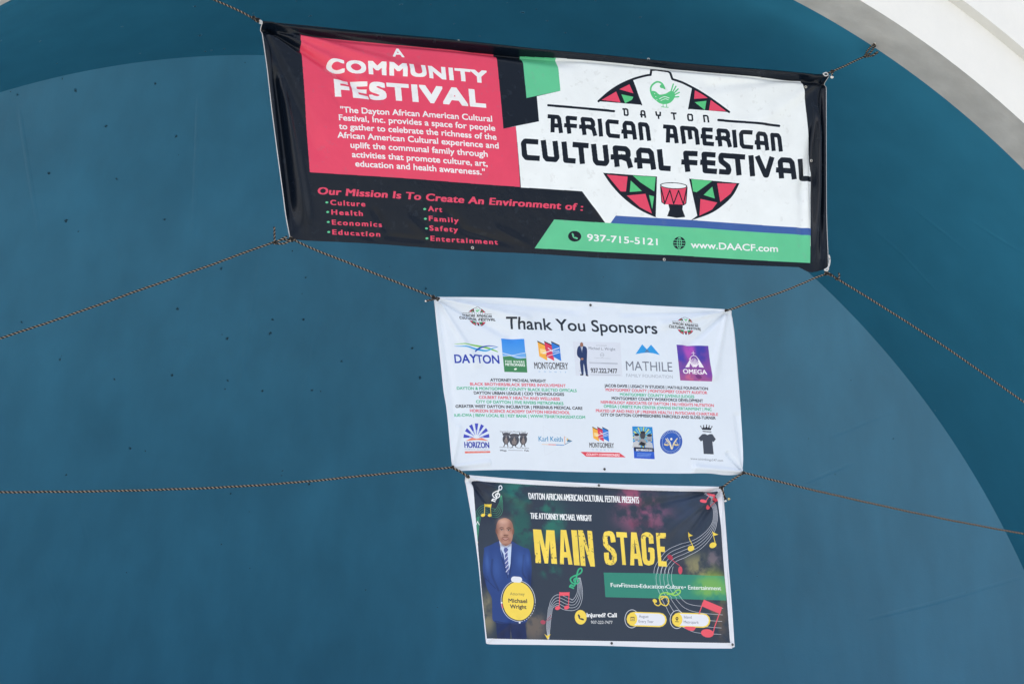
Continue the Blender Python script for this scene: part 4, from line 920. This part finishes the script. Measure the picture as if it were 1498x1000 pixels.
def cloth(name, top, right, bottom, left, nu, nv, art, mat, parent, folds, vdist=None):
    T = resample(top, nu + 1); B = resample(bottom, nu + 1); Lf = resample(left, nv + 1); R = resample(right, nv + 1)
    u = np.linspace(0, 1, nu + 1)[None, :, None]; v = (np.linspace(0, 1, nv + 1) if vdist is None else vdist)[:, None, None]
    if vdist is not None:
        s = np.linspace(0, 1, nv + 1)
        Lf = np.stack([np.interp(vdist, s, Lf[:, k]) for k in (0, 1)], 1); R = np.stack([np.interp(vdist, s, R[:, k]) for k in (0, 1)], 1)
    P = (1 - v) * T[None] + v * B[None] + (1 - u) * Lf[:, None] + u * R[:, None] - ((1 - u) * (1 - v) * T[0] + u * (1 - v) * T[-1] + (1 - u) * v * B[0] + u * v * B[-1])
    # pin exact corners
    Q = at(P[..., 0], P[..., 1], YB); UV = art.uv(P)
    dep = folds(P[..., 0], P[..., 1], u[..., 0] * np.ones_like(P[..., 0]), v[..., 0] * np.ones_like(P[..., 0]))
    # move along the sight-independent normal of the banner plane
    Q = Q.copy(); Q[..., 1] -= dep
    V = Q.reshape(-1, 3); n1_ = nu + 1
    I = (np.arange(nv)[:, None] * n1_ + np.arange(nu)[None]).ravel()
    F = np.stack([I, I + n1_, I + n1_ + 1, I + 1], 1)
    me = bpy.data.meshes.new(name); me.from_pydata(V.tolist(), [], F.tolist())
    uvl = me.uv_layers.new(name='print'); ix = np.zeros(len(me.loops), int); me.loops.foreach_get('vertex_index', ix)
    uvl.data.foreach_set('uv', UV.reshape(-1, 2)[ix].ravel()); me.polygons.foreach_set('use_smooth', [True] * len(me.polygons))
    me.materials.append(mat); me.update()
    o = bpy.data.objects.new(name, me); C.objects.link(o); o.parent = parent
    return o, Q

def tube(P, r, sides=6):
    P = np.asarray(P, float); n = len(P); rr = np.broadcast_to(np.asarray(r, float), (n,))
    T = np.gradient(P, axis=0); T /= np.linalg.norm(T, axis=1)[:, None] + 1e-12
    ref = np.array([0, 0, 1.0]) if abs(T[:, 2]).mean() < .8 else np.array([0, 1.0, 0])
    A_ = np.cross(T, ref); A_ /= np.linalg.norm(A_, axis=1)[:, None] + 1e-12; B_ = np.cross(T, A_)
    a = np.linspace(0, 2 * np.pi, sides, endpoint=False)
    V = (P[:, None] + rr[:, None, None] * (np.cos(a)[None, :, None] * A_[:, None] + np.sin(a)[None, :, None] * B_[:, None])).reshape(-1, 3)
    F = []
    for i in range(n - 1):
        for j in range(sides):
            k = (j + 1) % sides; F.append((i * sides + j, i * sides + k, (i + 1) * sides + k, (i + 1) * sides + j))
    F.append(tuple(range(sides))[::-1]); F.append(tuple(range((n - 1) * sides, n * sides)))
    return V, F
def simple_mat(name, col, rough=.6, metal=0.0):
    m, t, p = new_mat(name); N, L = t.nodes, t.links
    tc = N.new('ShaderNodeTexCoord'); n = N.new('ShaderNodeTexNoise'); n.inputs['Scale'].default_value = 120; L.new(tc.outputs['Object'], n.inputs['Vector'])
    r = N.new('ShaderNodeMapRange'); r.inputs['To Min'].default_value = .7; r.inputs['To Max'].default_value = 1.3; L.new(n.outputs['Fac'], r.inputs['Value'])
    v = N.new('ShaderNodeVectorMath'); v.operation = 'SCALE'; v.inputs[0].default_value = col; L.new(r.outputs[0], v.inputs['Scale']); L.new(v.outputs[0], p.inputs['Base Color'])
    p.inputs['Roughness'].default_value = rough; p.inputs['Metallic'].default_value = metal; return m
MAT['rope_black'] = simple_mat('black_rope_fibre', (.008, .008, .010), .8)
MAT['rope_tan'] = simple_mat('tan_rope_fibre', (.33, .275, .22), .8)
MAT['cord_white'] = simple_mat('white_cord_fibre', (.62, .63, .66), .7)
MAT['brass'] = simple_mat('dull_grommet_metal', (.62, .60, .56), .35, .9)
MAT['plastic_white'] = simple_mat('white_frayed_tape', (.75, .75, .74), .5)
MAT['dark_metal'] = simple_mat('dark_metal', (.05, .05, .055), .5, .6)

def torus(c, R_, r, mat, name, parent, n=16, s=6):
    a = np.linspace(0, 2 * np.pi, n, endpoint=False); b = np.linspace(0, 2 * np.pi, s, endpoint=False)
    V = [(c[0] + (R_ + r * math.cos(q)) * math.cos(p), c[1] + r * math.sin(q), c[2] + (R_ + r * math.cos(q)) * math.sin(p)) for p in a for q in b]
    F = [(i * s + j, i * s + (j + 1) % s, ((i + 1) % n) * s + (j + 1) % s, ((i + 1) % n) * s + j) for i in range(n) for j in range(s)]
    return mesh_obj(name, V, F, mat, parent, True)

def nearest(Pq, Q):
    d = np.linalg.norm(Q - Pq, axis=-1); i = np.unravel_index(d.argmin(), d.shape); return Q[i]
def grommets(px, Q, parent, mat, R_=.011):
    for x, y in px:
        q = nearest(at(np.float64(x), np.float64(y), YB), Q); p = at(np.float64(x), np.float64(y), YB); p[1] = q[1] - .004
        torus(p, R_, .0035, mat, 'grommet', parent)

# --- festival banner
def folds1(X, Y, u, v):
    d = .035 * np.sin(np.pi * u) * np.sin(np.pi * v) + .012 * np.sin(5.2 * u + 1.3) * np.sin(np.pi * v) + .004 * np.sin(23 * u + 4 * v)
    for a, b, w0, w1, amp in (((383, 34), (640, 118), 2, 11, .024), ((383, 36), (560, 150), 2, 9, -.036), ((383, 33), (860, 96), 2, 7, -.030), ((383, 35), (500, 95), 1.5, 6, .012), ((384, 38), (470, 240), 2, 14, -.012),
                              ((383, 33), (700, 75), 1, 4, .012), ((1208, 110), (1020, 128), 2, 10, -.016), ((1208, 112), (1080, 200), 2, 16, .012), ((1208, 112), (1170, 300), 2, 10, -.018), ((1208, 109), (960, 95), 2, 5, -.012)):
        d += crease(X, Y, a, b, w0, w1, amp, .06)
    # gathered left margin
    d += crease(X, Y, (400, 90), (432, 352), 5, 9, -.045, .12) + crease(X, Y, (412, 120), (452, 352), 4, 8, .022, .15) + crease(X, Y, (391, 60), (418, 340), 2, 4, .018, .1)
    # gathered right margin: three tight vertical pleats
    d += crease(X, Y, (1197, 130), (1193, 402), 4, 4.5, .060, .25) + crease(X, Y, (1203, 120), (1201, 400), 2.4, 3.2, -.040, .2) + crease(X, Y, (1188, 180), (1186, 402), 2.6, 3, -.020, .3) + crease(X, Y, (1175, 250), (1172, 400), 5, 7, -.012, .3)
    # rolled top hem
    s = v * 290
    hw = 1 + .25 * np.sin(7 * u)
    d += .040 * np.exp(-((s - 4.0 * hw) / 3.2) ** 2) - .028 * np.exp(-((s - 11 * hw) / 3.6) ** 2)
    # crumples along the lower hem
    for a, b, w_, amp in (((505, 330), (560, 356), 4, -.008), ((540, 300), (575, 350), 5, -.007), ((590, 315), (640, 358), 6, .007), ((660, 330), (760, 362), 4, -.012), ((640, 300), (700, 350), 5, -.006), ((715, 330), (790, 368), 5, .008), ((555, 345), (650, 354), 3, -.008), ((1000, 330), (1090, 350), 5, .005), ((480, 130), (500, 160), 3, -.006), ((860, 300), (900, 330), 5, .004), ((930, 330), (1000, 352), 4, -.004)):
        d += crease(X, Y, a, b, w_, w_, amp, .3)
    return d
print('printing festival'); art1 = print_festival()
b1 = thing('festival_banner', 'largest banner, black hems round a pink panel and a white panel with drum logo', 'banner')
m1 = vinyl('festival_vinyl', art1.image('festival_print'), .26, .3)
vd = np.concatenate([np.linspace(0, .10, 41)[:-1], np.linspace(.10, 1, 121)])
cl1, Q1 = cloth('printed_cloth', [(381, 31), (400, 33), (480, 41), (667, 59), (934, 87), (1174, 106), (1209, 109)], [(1209, 109), (1208.5, 225), (1208.5, 315), (1210.5, 370), (1211, 394)],
                [(425, 350), (457, 352), (533, 356), (613, 361.5), (694, 367), (800, 372.5), (930, 380), (1080, 387), (1160, 390.5), (1170, 392), (1180, 397), (1187, 398.5), (1196, 397), (1203, 395), (1211, 394)],
                [(381, 31), (390, 98), (398, 171), (411, 271), (425, 350)], 520, 160, art1, m1, b1, folds1, vd)
grommets([(670, 61.5), (947, 88.5), (691, 362.5), (971, 380), (1178, 128), (1187, 235)], Q1, b1, MAT['brass'], .008)
def edge_cord(Q, col, parent, off=(0, 0, 0), r=.005, i0=0, i1=None, name='edge_cord'):
    P = Q[i0:i1, col][::3] + np.array(off); V, F = tube(P, r, 6); mesh_obj(name, V, F, MAT['cord_white'], parent, True)
edge_cord(Q1, 0, b1, (-.002, -.003, 0), r=.0032); edge_cord(Q1, -1, b1, (.001, -.001, 0), r=.0022)
# --- sponsors banner
def folds2(X, Y, u, v):
    d = .028 * np.sin(np.pi * u) * np.sin(np.pi * v) + .006 * np.sin(4 * u + 1) * np.sin(np.pi * v)
    for a, b, w0, w1, amp in (((640, 436), (780, 470), 1.5, 8, .011), ((640, 437), (760, 500), 1.5, 8, -.010), ((640, 436), (860, 455), 1.5, 7, -.008), ((641, 440), (700, 540), 1.5, 8, .008), ((641, 440), (668, 620), 2, 8, -.006),
                              ((1063, 455), (960, 478), 1.5, 7, .010), ((1063, 456), (1000, 510), 1.5, 8, -.010), ((1063, 456), (1040, 560), 1.5, 8, .008), ((1064, 456), (900, 458), 1.5, 5, -.007),
                              ((1087, 690), (1062, 660), 1, 3, -.010), ((1087, 690), (1010, 684), 2, 6, .012), ((1087, 688), (1078, 600), 1.5, 5, -.006), ((662, 683), (720, 676), 1.5, 5, .006), ((662, 682), (672, 620), 1.5, 5, .005)):
        d += crease(X, Y, a, b, w0, w1, amp * 2.1, .05)
    s = v * 245; d += .004 * np.exp(-((s - 2) / 3.0) ** 2) - .003 * np.exp(-((s - 7) / 3) ** 2)
    return d
print('printing sponsors'); art2 = print_sponsors()
b2 = thing('sponsor_banner', 'middle white banner with Thank You heading, columns of names and rows of logos', 'banner')
m2 = vinyl('sponsor_vinyl', art2.image('sponsor_print'), .45, .3)
cl2, Q2 = cloth('printed_cloth', [(638, 435), (645, 434.3), (742, 435.6), (822, 439.5), (870, 441.6), (946, 446.4), (1060, 452.3), (1064, 454)], [(1064, 454), (1070.5, 485), (1077, 530), (1081.5, 567), (1085.3, 617), (1087.6, 667), (1087, 691)],
                [(661, 682), (664, 685), (671, 688), (688, 687.8), (752, 687), (850, 690), (984, 692), (1034, 692), (1058, 694.3), (1075, 694.2), (1087, 691)], [(638, 435), (637.6, 446), (644.4, 526), (648.4, 570), (653.6, 604), (661, 682)], 300, 170, art2, m2, b2, folds2)
grommets([(863.5, 446.3), (884, 686), ], Q2, b2, MAT['dark_metal'], .005)
# --- stage banner
def folds3(X, Y, u, v):
    d = .02 * np.sin(np.pi * u) * np.sin(np.pi * v)
    for a, b, w0, w1, amp in (((687, 698), (780, 740), 1.5, 8, .010), ((687, 699), (740, 770), 1.5, 8, -.012), ((687, 697), (860, 712), 1.5, 5, -.008), ((1056, 714), (930, 745), 1.5, 9, -.014), ((1056, 715), (1000, 800), 1.5, 9, -.014),
                              ((1056, 715), (960, 790), 1.5, 9, .012), ((1056, 714), (1050, 850), 1.5, 7, .007), ((711, 940), (760, 900), 1.5, 6, .005), ((1074, 945), (1030, 915), 1.5, 5, .005)):
        d += crease(X, Y, a, b, w0, w1, amp * 1.9, .05)
    s = v * 240; d += .010 * np.exp(-((s - 4) / 3.5) ** 2) - .008 * np.exp(-((s - 10) / 3.5) ** 2)
    return d
print('printing stage'); art3 = print_stage()
b3 = thing('stage_banner', 'lowest banner, dark with white hem, yellow MAIN STAGE words and a suited man', 'banner')
m3 = vinyl('stage_vinyl', art3.image('stage_print'), .42, .3)
cl3, Q3 = cloth('printed_cloth', [(685, 696), (688, 695.4), (773.5, 701.8), (880, 707.4), (967.5, 709.7), (1050, 711.5), (1055, 713)], [(1055, 713), (1056, 722), (1063.5, 800), (1066, 828), (1071, 890), (1074.7, 945.5)],
                [(711, 940), (716, 941.5), (740, 942), (870, 943.6), (975, 946.7), (1063, 947.8), (1070, 947), (1074.7, 945.5)], [(685, 696), (684, 702), (692.5, 762), (697.2, 800), (704, 867), (711, 940)], 280, 180, art3, m3, b3, folds3)
grommets([(875, 710), (894.5, 940.3), (1070.8, 942.3)], Q3, b3, MAT['dark_metal'], .005)

# ------------------------------------------------------------------ ropes
PITCH_R = .025
def rope_parts(P, parent, r=.0044, off=.0035):
    """two twisted strands, one black and one tan"""
    P = np.asarray(P, float); d = np.r_[0, np.cumsum(np.linalg.norm(np.diff(P, axis=0), axis=1))]
    n = max(int(d[-1] / (PITCH_R / 8)), 6); s = np.linspace(0, d[-1], n); Pc = np.stack([np.interp(s, d, P[:, k]) for k in range(3)], 1)
    nz_ = sum(np.sin(s * f + p)[:, None] * np.array([0, .3, 1.0]) * a for f, p, a in ((3.1, .3, .0022), (17, 1.7, .0007), (51, .9, .0004)))
    Pc = Pc + nz_ * np.clip(np.minimum(s, d[-1] - s) / .1, 0, 1)[:, None]
    T = np.gradient(Pc, axis=0); T /= np.linalg.norm(T, axis=1)[:, None]; ref = np.array([0, 1.0, 0]); A_ = np.cross(T, ref); A_ /= np.linalg.norm(A_, axis=1)[:, None]; B_ = np.cross(T, A_)
    for nm, ph, mt in (('dark_strand', 0, 'rope_black'), ('tan_strand', math.pi, 'rope_tan')):
        a = 2 * math.pi * s / PITCH_R + ph
        V, F = tube(Pc + off * (np.cos(a)[:, None] * A_ + np.sin(a)[:, None] * B_), r * (1.12 if ph == 0 else .80), 5)
        mesh_obj(nm, V, F, MAT[mt], parent, True)
def knot_part(c, size, parent, seed=0):
    """a small tangle of rope: a wound trefoil in both strands"""
    r = random.Random(seed); t = np.linspace(0, 2 * np.pi, 60)
    K = np.stack([np.sin(t) + 2 * np.sin(2 * t), -np.sin(3 * t) * 1.1, np.cos(t) - 2 * np.cos(2 * t)], 1) / 3.0 * size
    a = r.uniform(0, 6.28); Rm = np.array([[math.cos(a), 0, math.sin(a)], [0, 1, 0], [-math.sin(a), 0, math.cos(a)]]); K = K @ Rm.T * np.array([1, .8, .85]) + c
    V, F = tube(K, size * .24, 6); o = mesh_obj('knot', V, F, MAT['rope_black'], parent, True)
    K2 = np.stack([np.sin(t + 1) + 2 * np.sin(2 * t + .6), -np.sin(3 * t + 1), np.cos(t + 1) - 2 * np.cos(2 * t + .6)], 1) / 3.0 * size * 1.05 @ Rm.T * np.array([1, .85, .85]) + c
    V, F = tube(K2, size * .13, 5); mesh_obj('knot_strand', V, F, MAT['rope_tan'], o, True)
YR = YB - .02
def pts3(px, Y=YR, n=6):
    if len(px[0]) == 3:                      # third number: its own depth
        P = catmull(px, n); return at(P[:, 0], P[:, 1], P[:, 2])
    P = catmull(px, n) if len(px) > 2 else np.array([np.array(px[0]) + (np.array(px[1]) - np.array(px[0])) * t for t in np.linspace(0, 1, 12)])
    return at(P[:, 0].astype(float), P[:, 1].astype(float), Y)
def extend(P, Yend=11.5, circ=None):
    """carry the rope on in a straight line until it reaches the soffit of the arch, outside the picture"""
    p = P[-1]; d = (P[-1] - P[-4]); d /= np.linalg.norm(d); L = 0
    c = lerp(FC, BC, .6)
    while math.hypot(p[0] + d[0] * L - c[0], p[2] + d[2] * L - c[1]) < c[2] - .01 and L < 12: L += .01
    e = p + d * L; e[1] = c[3]
    return np.concatenate([P, p + (e - p) * np.linspace(0.02, 1, 30)[:, None]]), e
def rope(label, px, anchor=True, knots=(), tails=(), group='ropes that hold the banners', sag=None):
    t = thing('rope', label, 'rope', group); P = pts3(px)
    if anchor:
        P, e = extend(P); knot_part(e + np.array([0, 0, -.01]), .02, t, 9)
    rope_parts(P, t)
    for i, (x, y, s) in enumerate(knots): knot_part(at(np.float64(x), np.float64(y), YR - .012), s, t, i + len(px))
    for tp in tails:
        V = pts3(tp, YR - .012); o = rope_parts(V, t)
    return t
kp = 11.75 / FPX * 1.1
rope("rope from the top left corner of the largest banner up out of the frame", [(382, 33), (372, 28), (345, 14), (312, 0), (290, -10)], knots=[(376, 29.5, .018), (371, 26.5, .014)])
r_ = rope('short rope from the top right corner of the largest banner to the grey arch', [(1208, 109), (1222, 103), (1240, 95), (1262, 84.5), (1268, 82)], anchor=False, knots=[(1218, 104.5, .014), (1267, 82, .016)], tails=[[(1267, 81, 11.70), (1268, 76, 11.65), (1273, 70, 11.58), (1279, 64, 11.51)], [(1267, 82, 11.70), (1276, 82, 11.62), (1280, 78.5, 11.58), (1284, 76, 11.55)], [(1267, 81.5, 11.70), (1273, 77.5, 11.62), (1278, 70, 11.56), (1280, 65, 11.51)], [(1268, 83.5, 11.70), (1277, 81, 11.62), (1284, 77, 11.55)], [(1218, 105), (1217, 110)]])
def blob(name, c, rx, ry, rz, mat, parent, seed=1):
    import bmesh
    bm = bmesh.new(); bmesh.ops.create_icosphere(bm, subdivisions=2, radius=1); r = random.Random(seed)
    for v in bm.verts: k = r.uniform(.72, 1.2); v.co = Vector((v.co.x * rx * k + c[0], v.co.y * ry * k + c[1], v.co.z * rz * k + c[2]))
    me = bpy.data.meshes.new(name); bm.to_mesh(me); bm.free(); me.materials.append(mat); o = bpy.data.objects.new(name, me); C.objects.link(o); o.parent = parent; return o
blob('taped_end', at(np.float64(1217), np.float64(113), YR - .012), .014, .01, .011, MAT['plastic_white'], r_, 3)
rope('long rope from the lower left corner of the largest banner off to the left', [(428, 349), (420, 351), (402, 354), (300, 391), (200, 425.5), (100, 461), (0, 495)],
     knots=[(427, 350, .018), (402, 355, .014)], tails=[[(402, 355), (401.6, 344), (401.4, 332)], [(404, 354), (412, 350), (420, 346)], [(404, 356), (414, 356.5), (426, 352)]])
rope('slanting rope from the largest banner to the top left corner of the white banner', [(430, 351), (462, 366), (520, 389), (580, 413), (628, 432), (636, 435)], anchor=False, knots=[(634, 434.5, .014), (640, 437, .015)], tails=[[(636, 437), (631, 438.5), (623.5, 440)]])
rope('slanting rope from the largest banner to the top right corner of the white banner', [(1210, 401), (1196, 405), (1150, 425), (1110, 438), (1075, 450.5), (1062, 454)], anchor=False, knots=[(1062, 454, .011)])
rope('long rope from the lower right corner of the largest banner down to the right edge', [(1210, 398), (1222, 406), (1228, 410), (1320, 467), (1400, 519), (1498, 588)], knots=[(1209, 400, .017), (1215, 402, .013), (1224, 408, .012)], tails=[[(1226, 409), (1228, 404), (1227, 399)]])
rope('long nearly level rope from the white banner to the left edge of the picture', [(661, 683), (655, 684), (560, 693), (450, 703.5), (340, 711), (240, 715.5), (120, 719), (0, 719.5)], knots=[(662, 683, .012)])
rope('short rope tying the lower left of the white banner to the lowest banner', [(662, 683), (668, 687), (673, 689.5), (680, 694), (686, 699)], anchor=False, knots=[(674, 690, .009), (684.5, 696.5, .012)], tails=[[(662, 684), (672, 688.5), (682, 694.5)]])
rope('rope from the lower right corner of the white banner falling to the right edge', [(1088, 691), (1100, 694), (1180, 714.5), (1290, 739), (1400, 762), (1498, 781)], knots=[(1087.5, 691.5, .013)])
r_ = rope('short rope with frayed hanging tail at the top right of the lowest banner', [(1087, 692), (1080, 696), (1068, 704), (1060, 710), (1055, 713)], anchor=False, knots=[(1055, 713, .014), (1061, 728.5, .010)], tails=[[(1056, 714), (1058, 719), (1060, 727)]])
blob('frayed_end', at(np.float64(1066.3), np.float64(729.5), YR - .012), .009, .008, .008, simple_mat('yellow_frayed_fibre', (.6, .5, .2), .8), r_, 5)
blob('taped_end', at(np.float64(1061), np.float64(732.5), YR - .012), .009, .008, .006, MAT['plastic_white'], r_, 6)
# corner ties of white cord on the largest banner
def cord(label, px, r, name='white_cord'):
    V, F = tube(pts3(px, YR - .03, 8), r, 6); o = mesh_obj(name, V, F, MAT['cord_white'], None, True); o['label'] = label; o['category'] = 'cord'; return o
cord('white cord knotted at the top left corner of the largest banner', [(379, 34), (383, 35), (383, 32), (380, 30), (382, 34)], .0045)
cord('white cord looped at the top right corner of the largest banner', [(1204, 108), (1209, 106.5), (1211, 110), (1207, 111), (1204, 108)], .0045)
cord('frayed white cord looped at the lower right corner of the largest banner', [(1212.5, 373), (1214, 380), (1212.5, 389), (1209, 393), (1206, 394.5), (1210, 396), (1212, 392)], .0055)
# hook on the arch: small white pad with an eye
c_ = lerp(FC, BC, .75); e3 = at(np.float64(1279), np.float64(65), 11.53)
hk = thing('eye_hook', 'small white eye hook fixed under the grey arch at the upper right', 'hook')
blob('pad', e3, .012, .012, .012, MAT['plastic_white'], hk, 8); torus(e3 + np.array([-.006, -.012, -.016]), .010, .003, MAT['dark_metal'], 'eye', hk)
# the loose tie wrap with the pale tip at the white banner
V, F = tube(pts3([(640, 436), (632, 438.4), (624, 440.2)], YR - .03), .0035, 6); zt_ = thing('cable_tie', 'black tie with pale tip at the upper left corner of the white banner', 'cable tie')
mesh_obj('strap', V, F, MAT['dark_metal'], zt_, True); blob('tip', at(np.float64(622.5), np.float64(440.3), YR - .03), .006, .006, .006, MAT['plastic_white'], zt_, 4)
print('done')
